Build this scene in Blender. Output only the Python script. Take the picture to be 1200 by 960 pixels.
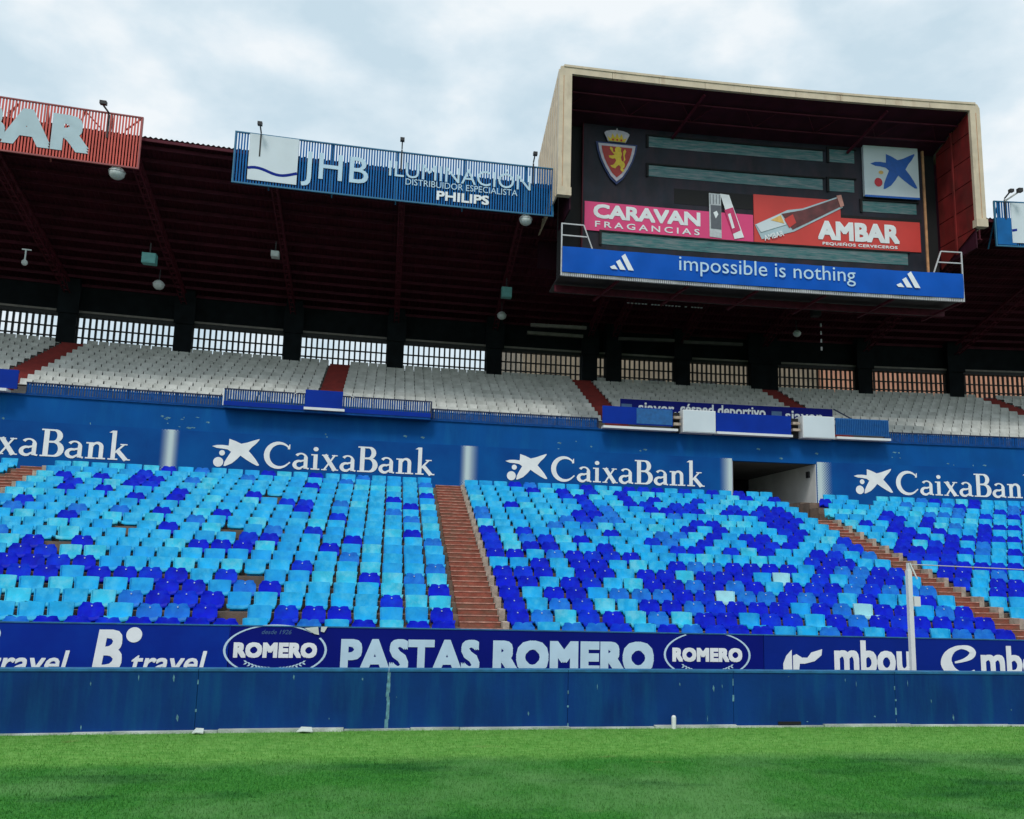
import bpy, bmesh, math, random
import numpy as np
from mathutils import Vector, Matrix
random.seed(7)
for o in list(bpy.data.objects): bpy.data.objects.remove(o)
S = bpy.context.scene
COL = S.collection
# ------------------------------------------------------------------ camera
FPX, PITCH, YAW, ROLL, CAMH = 1091.4, 0.16868, 0.12917, 0.025708, 2.1065
BEND, BX0 = 0.0027123, 15.424
Fw = Vector((math.sin(YAW)*math.cos(PITCH), math.cos(YAW)*math.cos(PITCH), math.sin(PITCH)))
R0 = Vector((math.cos(YAW), -math.sin(YAW), 0)); U0 = R0.cross(Fw)
Rt = math.cos(ROLL)*R0 + math.sin(ROLL)*U0
Up = -math.sin(ROLL)*R0 + math.cos(ROLL)*U0
cd = bpy.data.cameras.new('camera'); cam = bpy.data.objects.new('camera', cd); COL.objects.link(cam)
cd.sensor_width = 36; cd.lens = 36*FPX/1200; cd.clip_end = 3000; cd.clip_start = 0.1
cam.matrix_world = Matrix(((Rt.x, Up.x, -Fw.x, 0), (Rt.y, Up.y, -Fw.y, 0), (Rt.z, Up.z, -Fw.z, CAMH), (0, 0, 0, 1)))
S.camera = cam
# ------------------------------------------------------------------ world, sun, exposure
W = bpy.data.worlds.new('World'); S.world = W; W.use_nodes = True
nt = W.node_tree; N = nt.nodes; Lk = nt.links; N.clear()
wo = N.new('ShaderNodeOutputWorld'); bg = N.new('ShaderNodeBackground'); Lk.new(bg.outputs[0], wo.inputs[0])
sky = N.new('ShaderNodeTexSky'); sky.sky_type = 'NISHITA'; sky.sun_disc = False
SUN_EL, SUN_AZ = math.radians(52), math.radians(200)
sky.sun_elevation = SUN_EL; sky.sun_rotation = SUN_AZ; sky.air_density = 1.2; sky.dust_density = 2.0
tc = N.new('ShaderNodeTexCoord'); mp = N.new('ShaderNodeMapping'); mp.inputs['Scale'].default_value = (1, 1, 1.8)
mp.inputs['Location'].default_value = (4.1, 1.9, 0.9)
nz = N.new('ShaderNodeTexNoise'); nz.inputs['Scale'].default_value = 5.5; nz.inputs['Detail'].default_value = 7; nz.inputs['Roughness'].default_value = .52
nz.inputs['Distortion'].default_value = .08
Lk.new(tc.outputs['Generated'], mp.inputs[0]); Lk.new(mp.outputs[0], nz.inputs[0])
cr = N.new('ShaderNodeValToRGB'); cr.color_ramp.elements[0].position = .38; cr.color_ramp.elements[1].position = .61
cr.color_ramp.elements[0].color = (5.6, 7.0, 7.9, 1); cr.color_ramp.elements[1].color = (8.6, 9.1, 9.4, 1)
e = cr.color_ramp.elements.new(.5); e.color = (6.9, 8.0, 8.7, 1)
Lk.new(nz.outputs['Fac'], cr.inputs[0])
mx = N.new('ShaderNodeMix'); mx.data_type = 'RGBA'; mx.inputs[0].default_value = .93
Lk.new(sky.outputs[0], mx.inputs[6]); Lk.new(cr.outputs[0], mx.inputs[7]); Lk.new(mx.outputs[2], bg.inputs[0])
bg.inputs[1].default_value = .1
sd = bpy.data.lights.new('sun', 'SUN'); sd.energy = 1.5; sd.angle = math.radians(14); sd.color = (1, .97, .92)
sun = bpy.data.objects.new('sun', sd); COL.objects.link(sun)
# direction towards the sun: Blender's sky puts rotation 0 on +Y and turns clockwise
sdir = Vector((math.sin(SUN_AZ)*math.cos(SUN_EL), math.cos(SUN_AZ)*math.cos(SUN_EL), math.sin(SUN_EL)))
sun.rotation_euler = sdir.to_track_quat('Z', 'Y').to_euler()
S.view_settings.view_transform = 'Standard'; S.view_settings.look = 'None'; S.view_settings.exposure = 0.12
S.view_settings.gamma = 1
S.render.engine = 'CYCLES'
S.cycles.max_bounces = 6

# ------------------------------------------------------------------ geometry helpers
def bend(x): return -BEND*(x-BX0)**2
def slope(x): return math.atan(-2*BEND*(x-BX0))
def at(px, py, Y0):                      # pixel of the photograph -> stand coordinates (x, z) on the sheet y = Y0
    d = Fw + Rt*((px-600)/FPX) + Up*((480-py)/FPX); Y = Y0
    for _ in range(30):
        t = Y/d.y; X = t*d.x; Y = Y0+bend(X)
    return X, CAMH+t*d.z
def pix(x, y, z):
    v = Vector((x, y, z-CAMH)); w = v.dot(Fw)
    return 600+FPX*v.dot(Rt)/w, 480-FPX*v.dot(Up)/w

class MB:
    def __init__(s): s.v = []; s.f = []
    def add(s, vs, fs):
        n = len(s.v); s.v += [tuple(a) for a in vs]; s.f += [tuple(i+n for i in q) for q in fs]; return s
    def box(s, x0, x1, y0, y1, z0, z1, seg=0):
        n = max(1, int(math.ceil((x1-x0)/seg))) if seg else 1
        vs = []
        for i in range(n+1):
            x = x0+(x1-x0)*i/n
            vs += [(x, y0, z0), (x, y1, z0), (x, y1, z1), (x, y0, z1)]
        fs = [(0, 1, 2, 3), tuple(4*n+k for k in (3, 2, 1, 0))]
        for i in range(n):
            for k in range(4):
                a = 4*i+k; b = 4*i+(k+1) % 4
                fs.append((a, a+4, b+4, b))
        return s.add(vs, fs)
    def prism(s, pts, y0, y1):           # polygon in x,z extruded along y
        n = len(pts)
        ar = sum(pts[i][0]*pts[(i+1) % n][1]-pts[(i+1) % n][0]*pts[i][1] for i in range(n))
        if ar < 0: pts = pts[::-1]
        vs = [(x, y0, z) for x, z in pts]+[(x, y1, z) for x, z in pts]
        fs = [tuple(range(n)), tuple(range(2*n-1, n-1, -1))]
        for i in range(n):
            j = (i+1) % n; fs.append((i, i+n, j+n, j))
        return s.add(vs, fs)
    def hull(s, a, b):                   # quads lofting two equal rings
        n = len(a); vs = list(a)+list(b)
        fs = [tuple(range(n))[::-1], tuple(range(n, 2*n))]+[(i, (i+1) % n, n+(i+1) % n, n+i) for i in range(n)]
        return s.add(vs, fs)
    def tube(s, p, q, r, n=6, r2=None):
        p = Vector(p); q = Vector(q); d = (q-p).normalized()
        a = d.orthogonal().normalized(); b = d.cross(a); r2 = r if r2 is None else r2
        A = [p+a*(r*math.cos(2*math.pi*i/n))+b*(r*math.sin(2*math.pi*i/n)) for i in range(n)]
        B = [q+a*(r2*math.cos(2*math.pi*i/n))+b*(r2*math.sin(2*math.pi*i/n)) for i in range(n)]
        return s.hull(A, B)
    def bar(s, p, q, w, h):              # rectangular bar between two points
        p = Vector(p); q = Vector(q); d = (q-p).normalized()
        u = Vector((0, 0, 1)); a = d.cross(u)
        if a.length < 1e-3: a = Vector((1, 0, 0))
        a.normalize(); b = a.cross(d)
        ring = [(-w/2, -h/2), (w/2, -h/2), (w/2, h/2), (-w/2, h/2)]
        return s.hull([p+a*i+b*j for i, j in ring], [q+a*i+b*j for i, j in ring])
    def ball(s, c, r, sz=1, n=12, m=8):
        vs = []; fs = []
        for i in range(m+1):
            t = math.pi*i/m
            for j in range(n):
                a = 2*math.pi*j/n
                vs.append((c[0]+r*math.sin(t)*math.cos(a), c[1]+r*math.sin(t)*math.sin(a), c[2]+r*sz*math.cos(t)))
        for i in range(m):
            for j in range(n):
                fs.append((i*n+j, (i+1)*n+j, (i+1)*n+(j+1) % n, i*n+(j+1) % n))
        return s.add(vs, fs)
    def mesh(s, name, m, org=(0, 0, 0), bent=True, smooth=False):
        me = bpy.data.meshes.new(name)
        vs = [(x-org[0], y+(bend(x) if bent else 0)-org[1], z-org[2]) for x, y, z in s.v]
        me.from_pydata(vs, [], s.f); me.materials.append(m)
        b = bmesh.new(); b.from_mesh(me); bmesh.ops.recalc_face_normals(b, faces=b.faces); b.to_mesh(me); b.free()
        if smooth:
            for p in me.polygons: p.use_smooth = True
        me.update(); return me
def link(name, me, parent=None, loc=None):
    o = bpy.data.objects.new(name, me); COL.objects.link(o)
    if parent is not None: o.parent = parent
    if loc is not None: o.location = loc
    return o
def tag(o, label=None, cat=None, group=None, kind=None):
    if label: o['label'] = label
    if cat: o['category'] = cat
    if group: o['group'] = group
    if kind: o['kind'] = kind
    return o
def thing(name, label, cat, loc=(0, 0, 0), group=None):
    o = link(name, None, None, loc); o.empty_display_size = .3
    return tag(o, label, cat, group)
def root_at(name, label, cat, x, y, z, group=None):   # stand coordinates
    return thing(name, label, cat, (x, y+bend(x), z), group)
def orgof(t):                            # world place of a thing or part
    p = Vector((0, 0, 0))
    while t is not None: p = p+t.location; t = t.parent
    return p
def part(name, mb, m, t, bent=True, kind=None, smooth=False, label=None):
    o = link(name, mb.mesh(name, m, tuple(orgof(t)) if t else (0, 0, 0), bent, smooth), t)
    if kind: o['kind'] = kind
    if label: o['label'] = label
    return o

# ------------------------------------------------------------------ materials
def mat(name, col, rough=.6, metal=0, var=.12, scale=6, bump=.0, bscale=40, dirt=None, dscale=(1, 1, 1), damt=.5, dlo=.45, dhi=.65, spec=.5, emit=None):
    m = bpy.data.materials.new(name); m.use_nodes = True; t = m.node_tree; n = t.nodes; l = t.links
    b = n['Principled BSDF']; b.inputs['Roughness'].default_value = rough; b.inputs['Metallic'].default_value = metal
    b.inputs['Specular IOR Level'].default_value = spec
    c = n.new('ShaderNodeTexCoord'); z = n.new('ShaderNodeTexNoise'); z.inputs['Scale'].default_value = scale; z.inputs['Detail'].default_value = 6
    g = n.new('ShaderNodeNewGeometry'); l.new(g.outputs['Position'], z.inputs[0])
    r = n.new('ShaderNodeMapRange'); r.inputs[1].default_value = .3; r.inputs[2].default_value = .7
    r.inputs[3].default_value = 1-var; r.inputs[4].default_value = 1+var; l.new(z.outputs['Fac'], r.inputs[0])
    h = n.new('ShaderNodeVectorMath'); h.operation = 'SCALE'; h.inputs[0].default_value = col; l.new(r.outputs[0], h.inputs['Scale'])
    out = h.outputs[0]
    if dirt:
        mp = n.new('ShaderNodeMapping'); mp.inputs['Scale'].default_value = dscale; l.new(g.outputs['Position'], mp.inputs[0])
        z2 = n.new('ShaderNodeTexNoise'); z2.inputs['Scale'].default_value = 1; z2.inputs['Detail'].default_value = 8; z2.inputs['Roughness'].default_value = .62
        l.new(mp.outputs[0], z2.inputs[0])
        r2 = n.new('ShaderNodeMapRange'); r2.inputs[1].default_value = dlo; r2.inputs[2].default_value = dhi; r2.inputs[4].default_value = damt
        l.new(z2.outputs['Fac'], r2.inputs[0])
        x = n.new('ShaderNodeMix'); x.data_type = 'RGBA'; l.new(r2.outputs[0], x.inputs[0]); l.new(out, x.inputs[6]); x.inputs[7].default_value = (*dirt, 1)
        out = x.outputs[2]
    l.new(out, b.inputs['Base Color'])
    if bump:
        z3 = n.new('ShaderNodeTexNoise'); z3.inputs['Scale'].default_value = bscale; z3.inputs['Detail'].default_value = 5; l.new(g.outputs['Position'], z3.inputs[0])
        bp = n.new('ShaderNodeBump'); bp.inputs['Strength'].default_value = bump; bp.inputs['Distance'].default_value = .02
        l.new(z3.outputs['Fac'], bp.inputs['Height']); l.new(bp.outputs[0], b.inputs['Normal'])
    return m
M = {}
M['light'] = mat('faded light blue plastic', (.005, .37, .68), .5, var=.2, scale=3.5, dirt=(.08, .52, .72), dscale=(5, 5, 5), damt=.6, spec=.22)
M['light2'] = mat('sky blue plastic', (.004, .31, .66), .5, var=.2, scale=3.5, dirt=(.03, .42, .70), dscale=(5, 5, 5), damt=.6, spec=.2)
M['light3'] = mat('sun faded turquoise plastic', (.030, .47, .66), .55, var=.2, scale=3.5, dirt=(.20, .60, .70), dscale=(5, 5, 5), damt=.6, spec=.2)
M['dark2'] = mat('slightly faded dark blue plastic', (.0015, .028, .56), .5, var=.25, scale=4, dirt=(.004, .08, .60), dscale=(6, 6, 6), damt=.4, spec=.12)
M['mid'] = mat('medium blue plastic', (.004, .15, .58), .5, var=.2, scale=4, dirt=(.02, .26, .66), dscale=(6, 6, 6), damt=.5, spec=.2)
M['dark'] = mat('dark blue plastic', (.0012, .010, .50), .5, var=.25, scale=4, dirt=(.004, .045, .60), dscale=(6, 6, 6), damt=.4, spec=.12)
M['pale'] = mat('bleached blue plastic', (.30, .60, .66), .45, var=.12, scale=4)
M['white_seat'] = mat('white plastic', (.55, .56, .53), .6, var=.16, scale=2.2, dirt=(.36, .37, .34), dscale=(1.5, 1.5, 1.5), damt=.6, spec=.2)
M['bolt'] = mat('galvanised bolt', (.6, .7, .75), .3, .3)
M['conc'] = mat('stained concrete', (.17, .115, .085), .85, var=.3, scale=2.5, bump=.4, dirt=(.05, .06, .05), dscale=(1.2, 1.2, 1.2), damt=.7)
M['conc_up'] = mat('dark grey concrete', (.09, .085, .08), .85, var=.2, scale=2, bump=.3)  # darker and greyer than the lower terrace concrete
M['stair'] = mat('worn terracotta step paint', (.30, .085, .058), .85, var=.3, scale=5, bump=.4, dirt=(.17, .11, .075), dscale=(2.5, 6, 6), damt=.8, dlo=.42, dhi=.65, spec=.15)
M['stair_edge'] = mat('scuffed pale step nosing', (.50, .25, .19), .8, var=.4, scale=9, dirt=(.28, .08, .06), dscale=(4, 4, 4), damt=.6)
M['stair_side'] = mat('bare concrete stair edge', (.42, .34, .27), .85, var=.3, scale=8, bump=.4)
M['red_floor'] = mat('dark red gangway paint', (.20, .014, .010), .75, var=.2, scale=3)
M['wall'] = mat('weathered blue wall paint', (.0010, .034, .165), .65, var=.22, scale=1.1, bump=.12, bscale=18, dirt=(.003, .082, .20), dscale=(5, 5, .6), damt=.7, dlo=.46, dhi=.75, spec=.15)
M['walltop'] = mat('sun bleached blue coping', (.01, .12, .26), .6, var=.3, scale=7)
M['crack'] = mat('bare mortar joint', (.10, .24, .30), .9, var=.5, scale=20)
M['kerb'] = mat('pale kerb concrete', (.55, .58, .54), .85, var=.4, scale=5, bump=.4, dirt=(.10, .18, .12), dscale=(2.5, 2.5, 2.5), damt=.8)
M['midwall'] = mat('blue parapet paint', (.0008, .078, .30), .7, var=.12, scale=.8, bump=.1, dirt=(.005, .14, .38), dscale=(2.2, 2.2, .4), damt=.5, dlo=.5, dhi=.8, spec=.12)
M['ad_a'] = mat('royal blue printed board', (.001, .022, .27), .5, var=.10, scale=1, dirt=(.001, .04, .34), dscale=(.9, .9, .9), damt=.6, spec=.12)
M['ad_b'] = mat('deep navy printed board', (.0008, .006, .170), .5, var=.10, scale=1, spec=.12)
M['ad_c'] = mat('mid blue printed board', (.001, .018, .225), .5, var=.10, scale=1, spec=.12)
M['ink'] = mat('white print', (.80, .84, .86), .5, var=.06, scale=3, spec=.2)
M['ink_pale'] = mat('pale blue print', (.50, .68, .80), .5, var=.06, scale=3, spec=.2)
M['ink_grey'] = mat('aged pale sign letter', (.42, .55, .60), .5, var=.08, scale=2)
M['ink_dim'] = mat('faded print', (.05, .13, .28), .5)
M['maroon'] = mat('maroon corrugated sheet', (.066, .008, .017), .7, var=.35, scale=1.4, bump=.1, dirt=(.018, .003, .006), dscale=(.7, .7, .7), damt=.5, spec=.15)
M['truss'] = mat('maroon painted steel', (.085, .010, .020), .6, var=.3, scale=4, spec=.2)
M['dark'+'_steel'] = mat('sooty dark steel', (.020, .020, .022), .6, var=.3, scale=3)
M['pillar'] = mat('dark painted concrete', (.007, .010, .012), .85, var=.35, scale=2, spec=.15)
M['lintel'] = mat('pale concrete lintel', (.22, .20, .18), .8, var=.2, scale=3)
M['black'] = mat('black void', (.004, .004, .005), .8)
M['grille'] = mat('black grille bars', (.012, .013, .014), .6)
M['cream'] = mat('cream painted steel', (.60, .50, .36), .5, var=.12, scale=2, dirt=(.30, .17, .09), dscale=(2.5, 2.5, .6), damt=.6, dlo=.55, dhi=.8)
M['redpanel'] = mat('red cladding panel', (.17, .015, .014), .65, var=.35, scale=1.2, dirt=(.09, .02, .015), dscale=(2, 2, .6), damt=.6, spec=.2)
M['purlin'] = mat('maroon purlin', (.070, .009, .020), .6, var=.3, scale=2, spec=.2)
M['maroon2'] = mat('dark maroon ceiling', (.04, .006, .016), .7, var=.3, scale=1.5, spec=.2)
M['board'] = mat('charcoal scoreboard', (.012, .015, .024), .5, var=.4, scale=1.2, dirt=(.035, .020, .030), dscale=(1.5, 1.5, .5), damt=.7, spec=.25)
M['pink'] = mat('pink banner', (.75, .05, .20), .5, var=.05, scale=1)
M['red'] = mat('red banner', (.62, .045, .035), .5, var=.06, scale=1)
M['gold'] = mat('gold steel edge', (.50, .25, .12), .5, var=.3, scale=3)
M['yellow'] = mat('yellow enamel', (.80, .55, .03), .5)
M['shield_red'] = mat('shield red', (.42, .03, .02), .5)
M['shield_rim'] = mat('shield silver rim', (.55, .50, .56), .5)
M['shield_blue'] = mat('shield navy edge', (.008, .03, .14), .5)
M['starblue'] = mat('star blue', (.0, .10, .45), .5)
M['dotred'] = mat('dot red', (.62, .015, .03), .5)
M['doty'] = mat('dot yellow', (.75, .45, .12), .5)
M['panelwhite'] = mat('white sign panel', (.62, .70, .74), .5, var=.06, scale=.8)
M['banner'] = mat('bright blue banner', (.001, .088, .46), .6, var=.10, scale=.9, bump=.25, bscale=1.2, spec=.15)
M['signblue'] = mat('blue sign slat', (.003, .12, .36), .5, var=.15, scale=2, spec=.2)
M['signframe'] = mat('blue sign frame', (.02, .15, .28), .5)
M['signred'] = mat('red sign slat', (.62, .085, .06), .5, var=.12, scale=2)
M['signframer'] = mat('red sign frame', (.30, .07, .07), .5)
M['rail'] = mat('blue painted rail', (.001, .060, .24), .6, var=.25, scale=6, spec=.15)
M['raildark'] = mat('navy rail cap', (.003, .014, .06), .5)
M['blind'] = mat('blue canvas screen', (.001, .028, .29), .6, var=.12, scale=1.5, spec=.12)
M['mesh'] = mat('teal blue mesh screen', (.004, .10, .30), .6, var=.2, scale=8)
M['white'] = mat('white paint', (.72, .74, .74), .5, var=.05, scale=3)
M['metal'] = mat('pale galvanised tube', (.50, .50, .50), .4, .3)
M['lamp'] = mat('pale lamp housing', (.55, .60, .58), .4)
M['teal'] = mat('teal speaker box', (.12, .38, .36), .5)
M['brick_brown'] = mat('brown brick facade', (.27, .22, .155), .85, var=.25, scale=.8, bump=.2)
M['brick_salmon'] = mat('salmon brick facade', (.55, .27, .17), .85, var=.2, scale=.6, bump=.2)
M['plaster'] = mat('white plaster', (.78, .78, .76), .8, var=.12, scale=1)
M['win'] = mat('far window glass', (.03, .04, .05), .15)
M['bottle'] = mat('brown bottle print', (.12, .022, .022), .35, var=.4, scale=3)
M['brownline'] = mat('dark bottle outline', (.55, .25, .2), .5)
M['greyink'] = mat('dark grey print', (.10, .11, .13), .5)
M['silver'] = mat('silver tube print', (.50, .54, .56), .4, var=.15, scale=6)
M['pinkdeep'] = mat('deep pink print', (.60, .03, .14), .5)
M['paper'] = mat('torn paper', (.60, .66, .60), .7)

def led_material():
    m = bpy.data.materials.new('unlit led strip'); m.use_nodes = True; t = m.node_tree; n = t.nodes; l = t.links
    b = n['Principled BSDF']; b.inputs['Roughness'].default_value = .35
    g = n.new('ShaderNodeNewGeometry'); mp = n.new('ShaderNodeMapping'); mp.inputs['Scale'].default_value = (.9, .9, 9); l.new(g.outputs['Position'], mp.inputs[0])
    z = n.new('ShaderNodeTexNoise'); z.inputs['Scale'].default_value = 1.6; z.inputs['Detail'].default_value = 7; z.inputs['Roughness'].default_value = .65; l.new(mp.outputs[0], z.inputs[0])
    c = n.new('ShaderNodeValToRGB'); e = c.color_ramp.elements
    e[0].position = .32; e[0].color = (.02, .06, .08, 1); e[1].position = .68; e[1].color = (.17, .22, .23, 1)
    q = e.new(.45); q.color = (.025, .15, .15, 1); q = e.new(.55); q.color = (.10, .16, .17, 1)
    l.new(z.outputs['Fac'], c.inputs[0]); l.new(c.outputs[0], b.inputs['Base Color']); return m
M['led'] = led_material()

def fade_material(name, stripes):        # blue print with white stripes that fade out in a halftone
    m = bpy.data.materials.new(name); m.use_nodes = True; t = m.node_tree; n = t.nodes; l = t.links
    b = n['Principled BSDF']; b.inputs['Roughness'].default_value = .7; b.inputs['Specular IOR Level'].default_value = .12
    g = n.new('ShaderNodeNewGeometry'); sp = n.new('ShaderNodeSeparateXYZ'); l.new(g.outputs['Position'], sp.inputs[0])
    z = n.new('ShaderNodeTexNoise'); z.inputs['Scale'].default_value = .9; z.inputs['Detail'].default_value = 5; l.new(g.outputs['Position'], z.inputs[0])
    cr = n.new('ShaderNodeValToRGB'); cr.color_ramp.elements[0].position = .3; cr.color_ramp.elements[1].position = .7
    cr.color_ramp.elements[0].color = (.0008, .055, .250, 1); cr.color_ramp.elements[1].color = (.001, .085, .320, 1); l.new(z.outputs['Fac'], cr.inputs[0])
    def math_(op, a, b_=None, clamp=False):
        q = n.new('ShaderNodeMath'); q.operation = op; q.use_clamp = clamp
        for i, v in enumerate((a, b_)):
            if v is None: continue
            if isinstance(v, (int, float)): q.inputs[i].default_value = v
            else: l.new(v, q.inputs[i])
        return q.outputs[0]
    half = math_('MULTIPLY', math_('SINE', math_('MULTIPLY', sp.outputs[0], 62.)), math_('SINE', math_('MULTIPLY', sp.outputs[2], 62.)))
    out = cr.outputs[0]
    for xc, core, wl, wr in stripes:
        d = math_('SUBTRACT', sp.outputs[0], xc)
        r = math_('DIVIDE', math_('SUBTRACT', d, core/2), max(wr, .01)); q = math_('DIVIDE', math_('SUBTRACT', math_('MULTIPLY', d, -1), core/2), max(wl, .01))
        k = math_('SUBTRACT', 1, math_('MAXIMUM', r, q), True)
        k = math_('POWER', k, 1.7)
        edge = math_('MULTIPLY', half, math_('MULTIPLY', k, math_('SUBTRACT', 1, k)))
        fac = math_('ADD', k, math_('MULTIPLY', edge, 1.6), True)
        x = n.new('ShaderNodeMix'); x.data_type = 'RGBA'; l.new(fac, x.inputs[0]); l.new(out, x.inputs[6]); x.inputs[7].default_value = (.52, .64, .66, 1)
        out = x.outputs[2]
    l.new(out, b.inputs['Base Color']); return m

# ------------------------------------------------------------------ lettering helpers
_off = [0]
def text_tris(txt, bold=0.0, shear=0.0, space=1.0):
    c = bpy.data.curves.new('t', 'FONT'); c.body = txt; c.size = 1; c.offset = bold; c.shear = shear; c.space_character = space; c.resolution_u = 3
    o = bpy.data.objects.new('t', c); COL.objects.link(o)
    dg = bpy.context.evaluated_depsgraph_get(); me = bpy.data.meshes.new_from_object(o.evaluated_get(dg))
    vs = [(v.co.x, v.co.y) for v in me.vertices]; fs = [tuple(p.vertices) for p in me.polygons]
    bpy.data.objects.remove(o); bpy.data.curves.remove(c); bpy.data.meshes.remove(me)
    x0 = min(v[0] for v in vs); x1 = max(v[0] for v in vs); y0 = min(v[1] for v in vs); y1 = max(v[1] for v in vs)
    return [((x-x0)/(x1-x0), (y-y0)/(y1-y0)) for x, y in vs], fs
def flat(name, uv, fs, X0, X1, Z0, Z1, y, m, parent, rot=0, kind=None, bold=0):
    me = bpy.data.meshes.new(name); o = orgof(parent)
    vs = []; F_ = []; H = Z1-Z0; b = bold*H
    offs = [(0, 0)]+([(b*i, b*j) for i in (-1, 0, 1) for j in (-1, 0, 1) if i or j] if bold else [])
    for k_, (ox, oz) in enumerate(offs):
        n0 = len(vs)
        for u, v in uv:
            x = b+u*(X1-X0-2*b)+ox; z = b+v*(H-2*b)+oz
            if rot: x, z = x*math.cos(rot)-z*math.sin(rot), x*math.sin(rot)+z*math.cos(rot)
            x += X0; z += Z0
            vs.append((x-o.x, y-.0006*k_+bend(x)-o.y, z-o.z))
        F_ += [tuple(i+n0 for i in f) for f in fs]
    fs = F_
    me.from_pydata(vs, [], fs); me.materials.append(m); me.update()
    ob = link(name, me, parent)
    if kind: ob['kind'] = kind
    return ob
def text(txt, X0, X1, Z0, Z1, y, m, parent, bold=0, shear=0, space=1.0, name='lettering', rot=0):
    uv, fs = text_tris(txt, 0, shear, space)
    return flat(name, uv, fs, X0, X1, Z0, Z1, y, m, parent, rot, None, max(0, bold)*1.15)
def poly(name, pts, y, m, parent, th=.004):
    return part(name, MB().prism(pts, y-th, y), m, parent)
def ell(cx, cz, rx, rz, n=28, a0=0, a1=360):
    return [(cx+rx*math.cos(math.radians(a0+(a1-a0)*i/n)), cz+rz*math.sin(math.radians(a0+(a1-a0)*i/n))) for i in range(n+(0 if a1-a0 == 360 else 1))]
def stroke(pts, ws):                     # ribbon along a polyline with a width at every point -> list of quads
    L_ = []; Rr = []
    for i, (x, z) in enumerate(pts):
        a = pts[max(i-1, 0)]; b = pts[min(i+1, len(pts)-1)]
        dx, dz = b[0]-a[0], b[1]-a[1]; n = math.hypot(dx, dz) or 1; w = (ws[i] if isinstance(ws, (list, tuple)) else ws)/2
        L_.append((x-dz/n*w, z+dx/n*w)); Rr.append((x+dz/n*w, z-dx/n*w))
    return [(L_[i], L_[i+1], Rr[i+1], Rr[i]) for i in range(len(pts)-1)]
def smooth(pts, ws, n=5):               # Catmull-Rom through the points and widths
    P = []; Q = []
    for i in range(len(pts)-1):
        a, b, c, d = pts[max(i-1, 0)], pts[i], pts[i+1], pts[min(i+2, len(pts)-1)]
        for k in range(n):
            u = k/n; f = [(-u+2*u*u-u**3)/2, (2-5*u*u+3*u**3)/2, (u+4*u*u-3*u**3)/2, (-u*u+u**3)/2]
            P.append(tuple(f[0]*a[q]+f[1]*b[q]+f[2]*c[q]+f[3]*d[q] for q in (0, 1))); Q.append(ws[i]+(ws[i+1]-ws[i])*u)
    return P+[pts[-1]], Q+[ws[-1]]
def arc(cx, cz, rx, rz, a0, a1, n=12): return [(cx+rx*math.cos(math.radians(a0+(a1-a0)*i/n)), cz+rz*math.sin(math.radians(a0+(a1-a0)*i/n))) for i in range(n+1)]
def lerp(a, b, n): return [a+(b-a)*i/n for i in range(n+1)]
def rc(x0, x1, z0, z1): return [((x0, z0), (x1, z0), (x1, z1), (x0, z1))]
def glyph(ch):                           # roman capitals and minuscules with serifs: (advance, list of stroke groups)
    g = []
    if ch == 'C':
        a = arc(.46, .49, .40, .47, 42, 318, 22); w = [.05+.13*max(0, math.sin(math.pi*i/22))**1.2 for i in range(23)]
        g = [stroke(a, w), [((.72, .74), (.80, .74), (.80, .93), (.77, .93))], stroke([(.755, .17), (.82, .24)], .05)]; adv = .90
    elif ch == 'a':
        g = [stroke([(.43, .02), (.43, .46)], .125), stroke(arc(.27, .43, .165, .17, 0, 150, 9), [.11, .10, .08, .07, .06, .06, .06, .07, .09, .10]),
             stroke(arc(.22, .165, .15, .145, 60, 300, 12), lerp(.07, .13, 6)+lerp(.13, .08, 5)), stroke([(.28, .31), (.40, .345)], .07), stroke([(.27, .04), (.40, .12)], .07), stroke([(.43, .05), (.54, .02)], .06)]; adv = .58
    elif ch == 'i':
        g = [rc(.10, .23, 0, .60), rc(.02, .31, 0, .05), rc(.02, .11, .55, .60), [tuple(ell(.165, .80, .085, .085, 12))]]; adv = .36
    elif ch == 'x':
        g = [stroke([(.10, .60), (.46, 0)], .14), stroke([(.44, .60), (.09, 0)], .06), rc(.01, .22, .56, .60), rc(.34, .53, .56, .60), rc(.01, .19, 0, .04), rc(.35, .57, 0, .04)]; adv = .60
    elif ch == 'B':
        g = [rc(.10, .25, 0, 1), rc(.02, .11, 0, .05), rc(.02, .11, .95, 1), stroke([(.24, .97), (.38, .97)]+arc(.38, .76, .17, .21, 88, -88, 10)+[(.24, .545)], [.06]*3+[.06+.10*math.sin(math.pi*i/10) for i in range(1, 10)]+[.06]*3)[:14],
             stroke([(.24, .535), (.40, .535)]+arc(.40, .28, .21, .25, 88, -88, 10)+[(.24, .03)], [.06]*3+[.06+.11*math.sin(math.pi*i/10) for i in range(1, 10)]+[.06]*3)[:14]]; adv = .72
    elif ch == 'n':
        g = [rc(.10, .23, 0, .60), rc(.02, .31, 0, .05), rc(.02, .11, .55, .60), stroke([(.22, .46)]+arc(.34, .44, .13, .15, 150, 0, 8), [.06, .07, .08, .08, .09, .10, .11, .12, .125, .125]), rc(.4075, .5325, 0, .45), rc(.33, .61, 0, .05)]; adv = .66
    elif ch == 'k':
        g = [rc(.10, .23, 0, 1.08), rc(.02, .31, 0, .05), [((.00, 1.0), (.11, 1.0), (.11, 1.08), (.10, 1.08))], stroke([(.22, .27), (.47, .58)], .06), stroke([(.28, .36), (.56, 0)], .14), rc(.36, .57, .56, .60), rc(.46, .68, 0, .045)]; adv = .66
    return adv, g
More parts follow.
